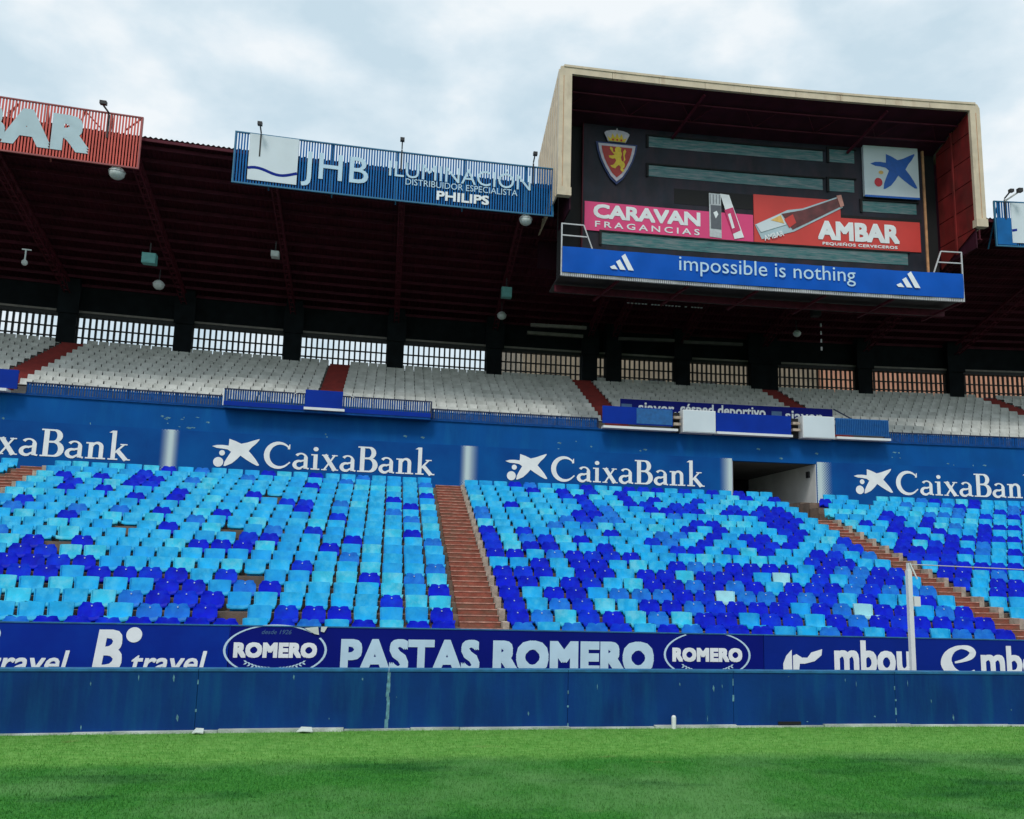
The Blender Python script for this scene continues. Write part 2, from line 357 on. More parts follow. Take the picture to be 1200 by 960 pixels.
def serif_word(word, X0, X1, Z0, H, y, m, parent):
    mb = MB(); x = 0; tot = sum(glyph(c)[0] for c in word); sc = (X1-X0)/tot; k = 0
    for ch in word:
        adv, gr = glyph(ch)
        for grp in gr:
            k += 1; yy = y-.0012*(k % 9)
            for q in grp:
                pts = [(X0+(x+px_)*sc, Z0+pz*H) for px_, pz in q]
                n = len(pts); mb.add([(a, yy, b) for a, b in pts], [tuple(range(n))])
        x += adv
    return part('lettering', mb, m, parent)
STAR = [(0, .665), (.10, .715), (.22, .725), (.34, .71), (.345, .83), (.345, .95), (.47, .89), (.60, .80), (.72, .85), (.85, .93), (.975, 1.0), (.975, .96), (.92, .84), (.83, .70), (.765, .56),
        (.85, .42), (.93, .27), (1.0, .10), (1.0, .065), (.95, .065), (.84, .15), (.72, .26), (.60, .385), (.53, .25), (.43, .10), (.30, 0), (.265, .0), (.28, .14), (.33, .30), (.40, .50), (.33, .575), (.22, .60), (.10, .61)]
def star(X0, X1, Z0, Z1, y, m, parent, mdot=None, mdot2=None):
    T = lambda u, v: (X0+u*(X1-X0), Z0+v*(Z1-Z0))
    poly('star_emblem', [T(u, v) for u, v in STAR], y, m, parent)
    a = (X1-X0)*.105; b = (X1-X0)*.06
    c = T(.15, .13); poly('emblem_dot', ell(c[0], c[1], a, a), y, mdot or m, parent)
    c = T(.215, .45); poly('emblem_dot', ell(c[0], c[1], b, b, 16), y, mdot2 or m, parent)

# ================================================================== SETTING
# pitch
def grass_material():
    m = bpy.data.materials.new('mown turf'); m.use_nodes = True; t = m.node_tree; n = t.nodes; l = t.links
    b = n['Principled BSDF']; b.inputs['Roughness'].default_value = .8; b.inputs['Specular IOR Level'].default_value = .2
    g = n.new('ShaderNodeNewGeometry')
    def noise(scale, det, sc=(1, 1, 1), loc=(0, 0, 0)):
        mp = n.new('ShaderNodeMapping'); mp.inputs['Scale'].default_value = sc; mp.inputs['Location'].default_value = loc; l.new(g.outputs['Position'], mp.inputs[0])
        z = n.new('ShaderNodeTexNoise'); z.inputs['Scale'].default_value = scale; z.inputs['Detail'].default_value = det; z.inputs['Roughness'].default_value = .6; l.new(mp.outputs[0], z.inputs[0]); return z.outputs['Fac']
    def ramp(f, stops):
        c = n.new('ShaderNodeValToRGB'); e = c.color_ramp.elements
        e[0].position, e[0].color = stops[0][0], (*stops[0][1], 1); e[1].position, e[1].color = stops[-1][0], (*stops[-1][1], 1)
        for p, q in stops[1:-1]: k = e.new(p); k.color = (*q, 1)
        l.new(f, c.inputs[0]); return c.outputs[0]
    def mix(f, a, c_, mode='MIX'):
        x = n.new('ShaderNodeMix'); x.data_type = 'RGBA'; x.blend_type = mode
        if isinstance(f, float): x.inputs[0].default_value = f
        else: l.new(f, x.inputs[0])
        l.new(a, x.inputs[6])
        if isinstance(c_, tuple): x.inputs[7].default_value = (*c_, 1)
        else: l.new(c_, x.inputs[7])
        return x.outputs[2]
    def mr(f, a, b_, c_=0., d=1.):
        r = n.new('ShaderNodeMapRange'); r.inputs[1].default_value = a; r.inputs[2].default_value = b_; r.inputs[3].default_value = c_; r.inputs[4].default_value = d; l.new(f, r.inputs[0]); return r.outputs[0]
    fine = ramp(noise(38, 6, (1, .7, 1)), [(.28, (.014, .12, .010)), (.5, (.030, .185, .018)), (.75, (.075, .27, .035))])
    big = noise(.55, 5, (1, .8, 1), (3, 1, 0))
    c = mix(mr(big, .46, .62, 0, .75), fine, (.11, .27, .075))
    c2 = mix(mr(noise(.8, 5, (.5, 1.6, 1), (9, 4, 0)), .52, .66, 0, .75), c, (.005, .075, .010))
    sp = n.new('ShaderNodeSeparateXYZ'); l.new(g.outputs['Position'], sp.inputs[0])
    # the strip mown along the wall is lighter: distance from the wall's foot
    a1 = n.new('ShaderNodeMath'); a1.operation = 'SUBTRACT'; l.new(sp.outputs[0], a1.inputs[0]); a1.inputs[1].default_value = BX0
    a2 = n.new('ShaderNodeMath'); a2.operation = 'MULTIPLY'; l.new(a1.outputs[0], a2.inputs[0]); l.new(a1.outputs[0], a2.inputs[1])
    a3 = n.new('ShaderNodeMath'); a3.operation = 'MULTIPLY_ADD'; l.new(a2.outputs[0], a3.inputs[0]); a3.inputs[1].default_value = BEND; l.new(sp.outputs[1], a3.inputs[2])
    wob = noise(1.1, 4, (1, 1, 1), (5, 5, 0))
    a4 = n.new('ShaderNodeMath'); a4.operation = 'MULTIPLY_ADD'; l.new(wob, a4.inputs[0]); a4.inputs[1].default_value = .5; l.new(a3.outputs[0], a4.inputs[2])
    c3 = mix(mr(a4.outputs[0], 11.35, 11.75, 0, .9), c2, ramp(noise(14, 6, (.5, 1, 1)), [(.3, (.075, .27, .03)), (.7, (.20, .42, .09))]))
    c3 = mix(mr(noise(1.7, 6, (.45, 1.5, 1), (2, 8, 0)), .66, .72, 0, .6), c3, (.22, .24, .08))
    l.new(c3, b.inputs['Base Color'])
    bp = n.new('ShaderNodeBump'); bp.inputs['Strength'].default_value = .6; bp.inputs['Distance'].default_value = .03
    l.new(noise(55, 5), bp.inputs['Height']); l.new(bp.outputs[0], b.inputs['Normal'])
    return m
M['grass'] = grass_material()
g = MB(); g.add([(-900, -900, 0), (900, -900, 0), (900, 900, 0), (-900, 900, 0)], [(0, 1, 2, 3)])
M['soil'] = mat('surrounding ground', (.10, .10, .09), .9, var=.2, scale=.3)
tag(part('ground', g, M['soil'], None, bent=False), kind='structure')
g = MB(); n = 40
for i in range(n+1):
    x = -40+100*i/n; g.v += [(x, -90, .02), (x, 13.17+bend(x), .02)]
g.f = [(2*i, 2*i+2, 2*i+3, 2*i+1) for i in range(n)]
tag(part('football_pitch', g, M['grass'], None, bent=False), kind='structure')
rng = np.random.default_rng(3)
nb = 170000
X = rng.uniform(-8, 15, nb*2); Y = 7.6+(13.1-7.6)*rng.uniform(0, 1, nb*2)**1.0
ok = (X > -2.6-Y*.33) & (X < 3+Y*.72) & (Y < 13.15-BEND*(X-BX0)**2) & (Y > 7.6)
X = X[ok][:nb]; Y = Y[ok][:nb]; k = len(X)
an = rng.uniform(0, 6.283, k); hh = rng.uniform(.012, .032, k); w = rng.uniform(.002, .004, k); ln = rng.uniform(0, .018, k); la = rng.uniform(0, 6.283, k)
V = np.zeros((k, 3, 3)); V[:, 0] = np.stack([X-w*np.cos(an), Y-w*np.sin(an), np.full(k, .02)], 1); V[:, 1] = np.stack([X+w*np.cos(an), Y+w*np.sin(an), np.full(k, .02)], 1)
V[:, 2] = np.stack([X+ln*np.cos(la), Y+ln*np.sin(la), .02+hh], 1)
me = bpy.data.meshes.new('grass_blades'); me.vertices.add(3*k); me.vertices.foreach_set('co', V.reshape(-1)); me.loops.add(3*k); me.loops.foreach_set('vertex_index', np.arange(3*k, dtype=np.int32))
me.polygons.add(k); me.polygons.foreach_set('loop_start', np.arange(0, 3*k, 3, dtype=np.int32)); me.update(); me.validate(); me.materials.append(M['grass'])
tag(link('grass_blades', me), 'short mown grass blades covering the pitch below the wall', 'grass', kind='stuff')

# perimeter wall
YW = 13.2; ZW = .775
t = root_at('perimeter_wall', 'low blue painted concrete wall along the edge of the pitch', 'wall', 2.5, YW, 0)
joints = [-12, -7.2, at(228, 850, YW)[0], at(453, 850, YW)[0], at(665, 850, YW)[0], at(860, 850, YW)[0], 7.35, 9.8, 12.4, 17]
for i in range(len(joints)-1):
    a, b = joints[i], joints[i+1]
    part('wall_panel', MB().box(a+.003, b-.003, YW, YW+.18, 0, ZW-.03, 1.2), M['wall'], t)
    part('coping', MB().box(a+.004, b-.004, YW-.012, YW+.19, ZW-.028, ZW, 1.2), M['walltop'], t)
mb = MB()
for j in joints[1:-1]:
    z = .02
    while z < ZW-.05:
        if abs(j-joints[3]) > .1 and random.random() < .55: z += .06; continue
        h = random.uniform(.02, .10); wd = random.uniform(.004, .014)
        if abs(j-joints[3]) < .1: wd += .012; h *= 1.6
        o_ = random.uniform(-.008, .008); mb.box(j-wd+o_, j+wd+o_, YW-.004, YW+.02, z, min(z+h, ZW-.04)); z += h+(0 if abs(j-joints[3]) < .1 else random.uniform(0, .15))
part('mortar_joint', mb, M['crack'], t)
mb = MB(); rr = random.Random(5)
for _ in range(32):
    x = rr.uniform(-6, 11); z = rr.uniform(.05, .7); a = rr.uniform(.004, .016); b = rr.uniform(.006, .05)
    mb.prism([(x-a, z), (x-a*.3, z+b), (x+a, z+b*.3), (x+a*.5, z-b)], YW-.0035, YW-.0005)
part('paint_chips', mb, M['crack'], t, kind='stuff')
mb = MB(); x = -12.
while x < 17:
    l_ = random.uniform(.4, 1.6); mb.box(x, x+l_-.01, YW-.05-random.uniform(0, .04), YW, 0, .035+random.uniform(0, .025), .8); x += l_
tag(part('wall_kerb', mb, M['kerb'], t))
xm = at(787, 850, YW)[0]
t = root_at('marker_post', 'short white plastic marker post at the foot of the wall', 'post', xm, YW-.1, 0)
part('post', MB().tube((xm, YW-.1, .0), (xm, YW-.1, .17), .032, 10), M['white'], t); part('cap', MB().ball((xm, YW-.1, .17), .032, .8, 10, 6), M['white'], t)
for (px_, lab, s) in ((357, 'scrap of white paper on the grass below the round board', .10), (232, 'torn pale plastic sheet leaning on the wall joint', .07)):
    x, _ = at(px_, 858, YW-.15)
    mb = MB(); P = [(x-s, YW-.16, .03), (x-.2*s, YW-.22, .05), (x+s, YW-.2, .035), (x+.8*s, YW-.10, .07), (x-.5*s, YW-.09, .075)]
    mb.hull(P, [(a, b, c+.012) for a, b, c in P]); tag(part('litter', mb, M['paper'], None), lab, 'litter')
x, _ = at(925, 851, YW)
tag(part('drain_slot', MB().box(x-.17, x+.17, YW-.02, YW-.006, .05, .09), M['black'], None), 'dark narrow drain opening at the foot of the blue wall', 'drain')

# white pole with box and line in the gap behind the wall
xp = 8.73; t = root_at('white_pole', 'slim white pole standing behind the wall before the light blue seats', 'pole', xp, 15, 0)
part('shaft', MB().box(xp-.038, xp+.038, 14.96, 15.04, 0, 2.24), M['white'], t)
part('tip', MB().box(xp-.022, xp+.03, 14.97, 15.03, 2.24, 2.36), M['white'], t)
part('box', MB().box(xp+.05, xp+.16, 14.94, 15.06, 1.65, 1.81), M['white'], t)
part('bracket', MB().bar((xp, 14.95, 2.36), (xp+.12, 14.95, 2.10), .02, .02), M['white'], t)
tag(part('net_line', MB().tube((xp, 15, 2.34), (xp+6, 15.0, 2.24), .009, 5), M['metal'], None), 'thin pale cord running right from the tip of the white pole', 'cord')

# advertising boards
YA = 17.8
def ztop(x): return 1.02-.0052*(x+6.2)
def board(label, xa, xb, m, over=False):
    t = root_at('advertising_board', label, 'advertising board', (xa+xb)/2, YA, 0, 'advertising boards behind the pitch wall')
    mb = MB(); n = max(1, int((xb-xa)/1.0)); vs = []; fs = []
    for i in range(n+1):
        x = xa+.006+(xb-xa-.012)*i/n; zt = ztop(x)
        vs += [(x, YA, .03), (x, YA+.06, .03), (x, YA+.06, zt), (x, YA, zt)]
    fs = [(0, 1, 2, 3), tuple(4*n+q for q in (3, 2, 1, 0))]
    for i in range(n):
        for q in range(4):
            a = 4*i+q; b = 4*i+(q+1) % 4; fs.append((a, a+4, b+4, b))
    mb.add(vs, fs); part('panel', mb, m, t)
    mb = MB(); vs = []
    for i in range(n+1):
        x = xa+.004+(xb-xa-.008)*i/n; zt = ztop(x)
        vs += [(x, YA-.012, zt+.002), (x, YA+.07, zt+.002), (x, YA+.07, zt+.02), (x, YA-.012, zt+.02)]
    mb.add(vs, fs); part('top_rail', mb, M['walltop'], t)
    return t
def A(px_, py_): return at(px_, py_, YA)
yl = YA-.006
xb1 = A(268, 760)[0]
t = board('blue board with two white travel agency logos, leftmost of the pitchside boards', -14, xb1, M['ad_a'])
def travel(dx):
    a = A(153, 788); b = A(243, 762)
    text('travel', a[0]+dx, b[0]+dx, a[1]-.02, A(243, 763)[1]+.0, yl, M['ink'], t, .018, .18)
    a = A(107, 787); b = A(146, 738)
    text('B', a[0]+dx, b[0]+dx, a[1]-.03, b[1], yl, M['ink'], t, .034, .12)
    c = A(157.5, 744); poly('logo_dot', ell(c[0]+dx, c[1], .125, .125), yl, M['ink'], t)
travel(0); dx = A(82, 770)[0]-A(243, 770)[0]; travel(dx); travel(2*dx)
xb2 = A(384, 760)[0]; xb3 = A(895, 760)[0]
t = board('navy board with white PASTAS ROMERO lettering and an oval logo at each end', xb1, xb3, M['ad_b'])
def oval(cx, cy, top=True):
    c = A(cx, cy); r1 = ell(c[0], c[1], .86, .43, 48)
    mb = MB(); n = 48
    skip = [] if top else [i for i in range(48) if 8 < i < 16]
    for i in range(n):
        if i in skip or (top and 3 < i < 6): continue
        a0 = 2*math.pi*i/n; a1 = 2*math.pi*(i+1)/n
        q = [(c[0]+r*math.cos(a), c[1]+(r*.5)*math.sin(a)) for r, a in ((.87, a0), (.87, a1), (.83, a1), (.83, a0))]
        mb.add([(x, yl, z) for x, z in q], [(0, 1, 2, 3)])
    part('oval_ring', mb, M['ink_pale'], t)
    text('ROMERO', c[0]-.70, c[0]+.70, c[1]-.13, c[1]+.13, yl, M['ink'], t, .065, 0, 1.06)
    if top: text('desde 1926', c[0]-.25, c[0]+.25, c[1]+.27, c[1]+.345, yl, M['ink_dim'], t, .0, .3)
    mb = MB()
    for s in (-1, 1):
        for i in range(8):
            x = c[0]+s*(.05+.058*i); z = c[1]-.315+.0022*i*i
            for u in (-1, 1):
                e_ = [(x+s*(dx_*math.cos(.5*u)-dz_*math.sin(.5*u)), z+dx_*math.sin(.5*u)+dz_*math.cos(.5*u)) for dx_, dz_ in ((0, 0), (.035, .014), (.075, 0), (.035, -.014))]
                mb.add([(a, yl-.001*(i % 2), b) for a, b in e_], [(0, 1, 2, 3)])
    part('wheat_ears', mb, M['ink_pale'], t)
oval(323, 762); oval(829, 767.5, False)
a = A(398, 787); b = A(570, 750); text('PASTAS', a[0], A(562, 770)[0], a[1]-.04, b[1]+.0, yl, M['ink_pale'], t, .045, 0, 1.04)
a = A(577, 787); text('ROMERO', a[0], A(766, 770)[0], a[1]-.04, A(660, 751)[1], yl, M['ink_pale'], t, .062, 0, 1.06)
for q in (((357, 736), (373, 734.5), (374, 744), (369, 743)), ((376.5, 734.5), (384, 734.5), (380, 741), (376, 740))):
    poly('torn_flap', [A(*p) for p in q], yl-.02, M['paper'], t)
t = board('blue board with two white internet company logos, the left one with a torn first letter', xb3, 20, M['ad_c'])
a = A(978, 788); text('mbou', a[0], A(1068, 770)[0], a[1]-.03, A(1000, 751)[1]+.01, yl, M['ink'], t, .032, 0, 1.0)
a = A(1150, 790); w_ = A(1068, 770)[0]-A(978, 770)[0]; text('mbou', a[0], a[0]+w_*1.02, a[1]-.03, A(1190, 756)[1]-.02, yl, M['ink'], t, .032, 0, 1.0)
def swoosh_e(px0, torn):
    o_ = A(px0, 790); s = A(px0+46, 790)[0]-o_[0]
    T = lambda u, v: (o_[0]+u*s, o_[1]-.03+v*s)
    if torn:
        poly('torn_letter', [T(*p) for p in ((.0, .02), (.0, .28), (.08, .46), (.22, .60), (.225, .02))], yl, M['ink'], t)
        poly('torn_letter', [T(*p) for p in ((.25, .02), (.25, .46), (.34, .50), (.48, .42), (.62, .42), (.72, .54), (1.0, .62), (.98, .48), (.80, .34), (.55, .28), (.42, .28), (.40, .15), (.46, .02))], yl, M['ink'], t)
        poly('torn_letter', [T(*p) for p in ((.80, .02), (.90, .10), (1.0, .08), (.95, 0))], yl, M['ink'], t)
    else:
        mb = MB()
        for q in stroke(*smooth([(.40, .30), (.62, .35), (.80, .43), (.87, .53), (.78, .62), (.58, .65), (.38, .59), (.23, .45), (.19, .28), (.29, .12), (.48, .04), (.72, .04), (.90, .12)], [.04, .07, .13, .17, .13, .08, .12, .22, .30, .26, .16, .11, .05])):
            mb.add([(T(*p)[0], yl, T(*p)[1]) for p in q], [(0, 1, 2, 3)])
        part('lettering', mb, M['ink'], t)
swoosh_e(918, True); swoosh_e(1101, False)

# ------------------------------------------------------------------ lower terrace
RD, RH, Y0R, Z0R = .690, .2145, 18.75, .94
def ty(k): return Y0R+RD*k
def tz(k): return Z0R+RH*k
t = root_at('lower_terrace', 'stepped concrete terrace carrying the blue seats', 'terrace', 2, 19, 0)
XL, XR = -20., 26.
AISLES = [(-10.8, -9.95), (1.45, 2.43), (13.32, 14.08)]
for k in range(-1, 18):
    for xa_, xb_ in (((XL, XR),) if k < 14 else ((XL, 13.32), (14.36, XR))):     # a landing is cut in before the tunnel
        part('concrete_step', MB().box(xa_, xb_, ty(k), ty(k)+RD+.03, 0 if k < 0 else tz(k)-RH-(.05 if k < 14 else .9), tz(k), 1.5), M['conc'], t)
part('walkway', MB().box(XL, 13.32, ty(18)+.03, 34.99, 3.5, tz(17)+.06, 1.5), M['conc'], t)
part('walkway', MB().box(14.36, XR, ty(18)+.03, 34.99, 3.5, tz(17)+.06, 1.5), M['conc'], t)
part('landing', MB().box(13.325, 14.355, ty(14)+.02, 34.99, 3.2, tz(13)+.03, 1.5), M['stair_side'], t)
def staircase(xa, xb, label, kmax=18):
    t = root_at('staircase', label, 'stairs', (xa+xb)/2, 19, tz(0), 'stairs dividing the lower stand')
    for k in range(-1, kmax):
        for h in (0, 1):
            y0 = ty(k)+h*RD/2-.02; z1 = tz(k)+.012+h*RH/2
            jx = random.uniform(-.015, .015)
            s_ = part('step', MB().box(xa+.05+jx, xb-.13+jx, y0, y0+RD/2+.02, z1-RH/2-.01, z1-.02), M['stair'], t)
            part('nosing', MB().box(xa+.045+jx, xb-.125+jx, y0-.012, y0+.05, z1-.02, z1), M['stair_edge'], s_)
        part('side_kerb', MB().box(xb-.12, xb, ty(k)-.02, ty(k)+RD*.55, tz(k)-.1, tz(k)+RH*.62), M['stair_side'], t)
staircase(*AISLES[1], 'worn terracotta staircase rising through the middle of the blue seats')
staircase(*AISLES[2], 'terracotta staircase leading up to the dark opening at the right', 14)
staircase(*AISLES[0], 'terracotta staircase at the far left edge of the blue seats')

# seats ---------------------------------------------------------------
def seat_back(kind):                     # local: x across, y depth (0 = front edge of pan), z up from the tread
    mb = MB(); rows = []
    if kind == 'dark':
        prof = [(.06, .218, 0), (.20, .224, 0), (.275, .216, .0), (.315, .178, .0), (.362, .160, .0)]
    else:
        prof = [(.06, .196, 0), (.20, .203, 0), (.30, .208, 0), (.350, .209, 0), (.365, .198, 0)]
    nx = 8
    def ring(z, w, off, dy):
        out = []
        for i in range(nx+1):
            u = -1+2*i/nx; y = .36+(z-.1)*.20-(.035 if kind == 'dark' else .02)*u*u+off    # curved shell, leaning back
            zz = z
            if kind == 'dark' and z > .34: zz = z-.034*math.exp(-(u/.22)**2)+.004*math.cos(u*3)
            if kind != 'dark' and z > .355: zz = z-.006*abs(u)
            out.append((u*w, y+dy, zz))
        return out
    F = [ring(z, w, o_, 0) for z, w, o_ in prof]; B = [ring(z, w, o_, .022) for z, w, o_ in prof]
    n = nx+1; vs = []; fs = []
    for r in F: vs += r
    for r in B: vs += r
    off = len(F)*n
    for j in range(len(F)-1):
        for i in range(nx):
            a = j*n+i; fs.append((a, a+1, a+n+1, a+n)); fs.append((off+a, off+a+n, off+a+n+1, off+a+1))
        fs.append((j*n, (j+1)*n, off+(j+1)*n, off+j*n)); a = j*n+nx; fs.append((a, off+a, off+a+n, a+n))
    for i in range(nx):
        fs.append((i, off+i, off+i+1, i+1)); a = (len(F)-1)*n+i; fs.append((a, a+1, off+a+1, off+a))
    mb.add(vs, fs)
    if kind != 'dark':                   # folded side flanges catch the light
        for s in (-1, 1):
            P = [(s*.196, .31, .07), (s*.210, .31, .07), (s*.222, .352, .350), (s*.207, .358, .350)]
            mb.hull(P, [(a, b+.05, c) for a, b, c in P])
    return mb
def seat_pan(kind):
    mb = MB(); w = .222 if kind == 'dark' else .212
    pr = [(0.0, .075, w*.92), (.02, .125, w), (.16, .115, w), (.30, .10, w), (.37, .12, w*.95)]
    top = []; bot = []
    for y, z, ww in pr:
        top.append([(-ww, y, z+.02), (-ww*.5, y, z-.008), (ww*.5, y, z-.008), (ww, y, z+.02)]); bot.append([(-ww, y, z-.012), (-ww*.5, y, z-.03), (ww*.5, y, z-.03), (ww, y, z-.012)])
    vs = [p for r in top for p in r]+[p for r in bot for p in r]; o_ = len(top)*4; fs = []
    for j in range(len(top)-1):
        for i in range(3):
            a = j*4+i; fs.append((a, a+4, a+5, a+1)); fs.append((o_+a, o_+a+1, o_+a+5, o_+a+4))
        fs.append((j*4, o_+j*4, o_+j*4+4, j*4+4)); a = j*4+3; fs.append((a, a+4, o_+a+4, o_+a))
    for i in range(3): fs.append((i, i+1, o_+i+1, o_+i)); a = (len(top)-1)*4+i; fs.append((a, o_+a, o_+a+1, a+1))
    mb.add(vs, fs)
    mb.box(-.16, .16, .20, .26, -.002, .09)
    return mb
def seat_bolt():
    return MB().tube((0, .395, .295), (0, .375, .295), .014, 6)
SM = {}
for c in ('light', 'light2', 'light3', 'mid', 'dark', 'dark2', 'pale'):
    k_ = 'dark' if c[:4] == 'dark' else 'light'
    SM[c] = (seat_back('dark' if c in ('dark', 'dark2', 'mid') else 'light').mesh('backrest', M[c], bent=False, smooth=False), seat_pan(k_).mesh('seat_pan', M[c], bent=False), seat_bolt().mesh('bolt', M['bolt'], bent=False))
# colour blocks read off the stand: (x0, x1, y0, y1, colour) in the photograph, later entries win
DK = '''85 120 708 726;192 240 677 693;6 67 662 676;92 122 662 676;147 229 662 676;0 108 647 662;0 69 635 647;171 198 635 647;0 4 624 636;33 57 624 636;85 110 624 636;146 170 613 624;192 216 613 624;0 14 602 613;74 98 594 606;130 153 590 599;173 196 589 600;30 54 576 588;144 170 576 588;65 144 568 577;80 112 559 568;146 205 558 569;77 100 551 559;117 154 553 560;164 202 548 558;212 244 708 726;308 340 708 726;163 281 693 708;303 329 677 692;255 281 662 676;338 352 648 662;222 296 635 647;280 325 624 636;260 281 593 606;296 313 575 589;329 348 581 592;194 235 569 585;187 206 545 560;260 275 548 556;283 296 545 553;315 327 548 557;340 423 710 729;512 532 708 730;452 479 697 712;406 431 682 697;507 526 679 696;434 459 669 683;339 362 656 670;437 460 644 658;506 525 644 656;370 395 626 646;396 415 626 637;355 375 614 625;382 401 600 611;477 497 609 627;344 365 583 600;330 345 581 591;477 493 588 598;461 477 582 590;495 508 576 586;359 374 564 572;411 426 560 569;365 378 553 560;476 489 553 560;600 625 713 731;679 729 713 731;595 619 700 714;670 694 700 714;586 612 686 700;635 682 686 700;578 630 673 687;651 696 673 687;576 595 661 674;598 618 661 674;618 645 653 673;667 689 661 673;662 724 644 662;590 612 641 651;571 591 630 656;607 647 630 643;705 726 636 650;585 605 622 633;624 641 622 632;680 699 625 636;561 583 606 629;600 618 615 625;637 655 615 625;711 728 619 629;676 703 591 611;586 601 587 596;637 652 587 596;728 745 586 596;653 676 573 586;683 700 568 581;715 730 574 584;592 608 559 572;726 746 567 577;700 730 720 738;806 857 719 739;883 900 719 740;744 792 704 720;820 902 704 721;796 842 691 706;761 806 679 694;827 850 679 694;871 893 679 694;751 794 667 682;816 877 667 682;782 803 655 668;844 900 655 669;700 753 642 656;838 858 637 650;877 898 637 650;753 774 629 642;810 829 630 643;865 900 629 644;709 728 619 631;835 854 620 631;792 825 608 622;829 848 607 622;757 796 591 606;799 812 591 605;850 871 592 613;881 902 590 604;727 752 579 594;754 767 579 593;862 877 577 590;729 785 569 578;792 854 571 579;883 933 722 742;958 982 722 743;1007 1060 722 745;860 913 708 725;938 962 709 725;1033 1060 709 727;907 930 696 713;953 974 696 713;994 1017 697 713;871 892 684 699;913 977 684 699;1019 1040 685 700;939 959 672 686;1019 1060 671 686;860 944 660 673;945 983 660 674;1021 1060 661 674;950 987 644 662;877 914 637 651;989 1027 638 651;1028 1046 638 651;864 900 628 641;916 941 618 641;889 940 611 626;977 993 626 638;877 935 594 613;902 925 596 611;959 971 584 599;900 925 583 592;1006 1057 727 746;1069 1200 727 748;1033 1060 713 729;1127 1149 712 728;1077 1105 701 716;1127 1148 701 715;1083 1102 689 703;1051 1069 613 646;1068 1086 639 656;1085 1103 633 656;1101 1121 628 676;1124 1144 666 684;1147 1168 679 700;1169 1190 677 710;1150 1168 613 635;1071 1087 606 620;1036 1055 604 626;1023 1042 597 613;1154 1172 654 666;1173 1191 644 656'''
MD = '''153 212 708 726;275 300 677 692;130 150 590 598;308 327 611 624;388 409 656 670;391 413 644 657;506 525 656 670;500 518 629 644;627 652 713 731;644 668 700 714;707 727 686 700;711 733 667 682;643 660 645 655;647 670 604 619;703 724 591 610;757 780 719 737;795 817 704 720;707 727 691 706;751 795 691 706;864 884 691 707;807 826 679 693;851 870 679 694;804 844 655 669;775 793 630 643;765 800 619 631;700 725 592 604;982 1005 723 743;914 936 709 725;963 1007 709 725;885 907 697 712;930 951 697 712;977 1018 684 699;1041 1060 685 700;918 937 671 686;1000 1017 671 686;984 1017 660 673;1104 1126 713 729;1081 1100 679 693;1144 1160 640 655;0 23 613 624;462 476 597 605;388 402 588 598'''
PL = '''843 862 690 706;898 917 672 686;1009 1031 708 725'''
GAP = '''246 305 710 726;283 306 662 677;58 84 625 637;249 267 585 593;273 291 611 633;316 334 574 583;359 380 671 682;130 152 611 617;1000 1018 583 592'''
def rects(s): return [tuple(float(v) for v in r.split()) for r in s.split(';')]
REG = [(*r, 'dark') for r in rects(DK)]+[(*r, 'mid') for r in rects(MD)]+[(*r, 'pale') for r in rects(PL)]+[(*r, None) for r in rects(GAP)]
def seat_colour(x, k):
    y = ty(k)+.62; px_, py_ = pix(x, y+bend(x), tz(k)+.26)
    c = 'light'; hit = False
    for a, b, d, e_, q in REG:
        if a <= px_ <= b and d <= py_ <= e_ and (e_-d > 17 or abs(py_-(d+e_)/2) < .40*(e_-d)): c = q; hit = True
    if hit and c in ('dark', 'mid') and py_ < 650 and random.random() < .08: c = 'light'
    if not hit and (px_ > 1060 and py_ < 700) and random.random() < .28: c = random.choice(['dark', 'dark', 'mid'])
    if not hit and random.random() < .05: c = 'mid'
    if not hit and px_ > 600 and random.random() < .06: c = 'dark'
    if not (-5 < px_ < 1205): c = random.choice(['light', 'light', 'dark', 'mid'])
    if k == -1: c = random.choice(['dark', 'dark', 'light', 'mid'])
    if c == 'light': c = random.choice(['light', 'light', 'light', 'light2', 'light3'])
    if c == 'dark' and random.random() < .3: c = 'dark2'
    return c, px_, py_
BL = [(-19.5, -10.85, 'far left'), (-9.9, 1.42, 'left'), (2.46, 13.28, 'right'), (14.12, 25.5, 'far right')]
COLN = {'light2': 'sky blue', 'light3': 'faded turquoise', 'dark2': 'faded dark blue', 'light': 'light blue', 'mid': 'medium blue', 'dark': 'dark blue', 'pale': 'bleached pale blue'}
ORD = ['front', 'second', 'third', 'fourth', 'fifth', 'sixth', 'seventh', 'eighth', 'ninth', 'tenth', 'eleventh']
def nth(n): return '%d%s' % (n, 'th' if 10 < n % 100 < 20 else {1: 'st', 2: 'nd', 3: 'rd'}.get(n % 10, 'th'))
cand = []; rest = []
for k in range(-1, 18):
    for (xa, xb, side) in BL:
        n = int(round((xb-xa)/.4855)); p = (xb-xa)/n
        for i in range(n):
            x = xa+p*(i+.5); c, px_, py_ = seat_colour(x, k)
            if c is None: continue
            if k >= 11 and 845 < px_ < 962 and py_ < 559+.47*(px_-862): continue
            if side == 'far right' and k >= 10 and px_ < 962: continue
            idx = (n-i) if side in ('far left', 'left') else i+1
            rec = (x+random.uniform(-.008, .008), k, c, side, idx, px_)
            if k >= 0 and -12 < px_ < 1212 and len(cand) < 300: cand.append(rec)
            elif -160 < px_ < 1500: rest.append(rec)
GR = 'blue plastic chairs in the front rows of the lower stand'
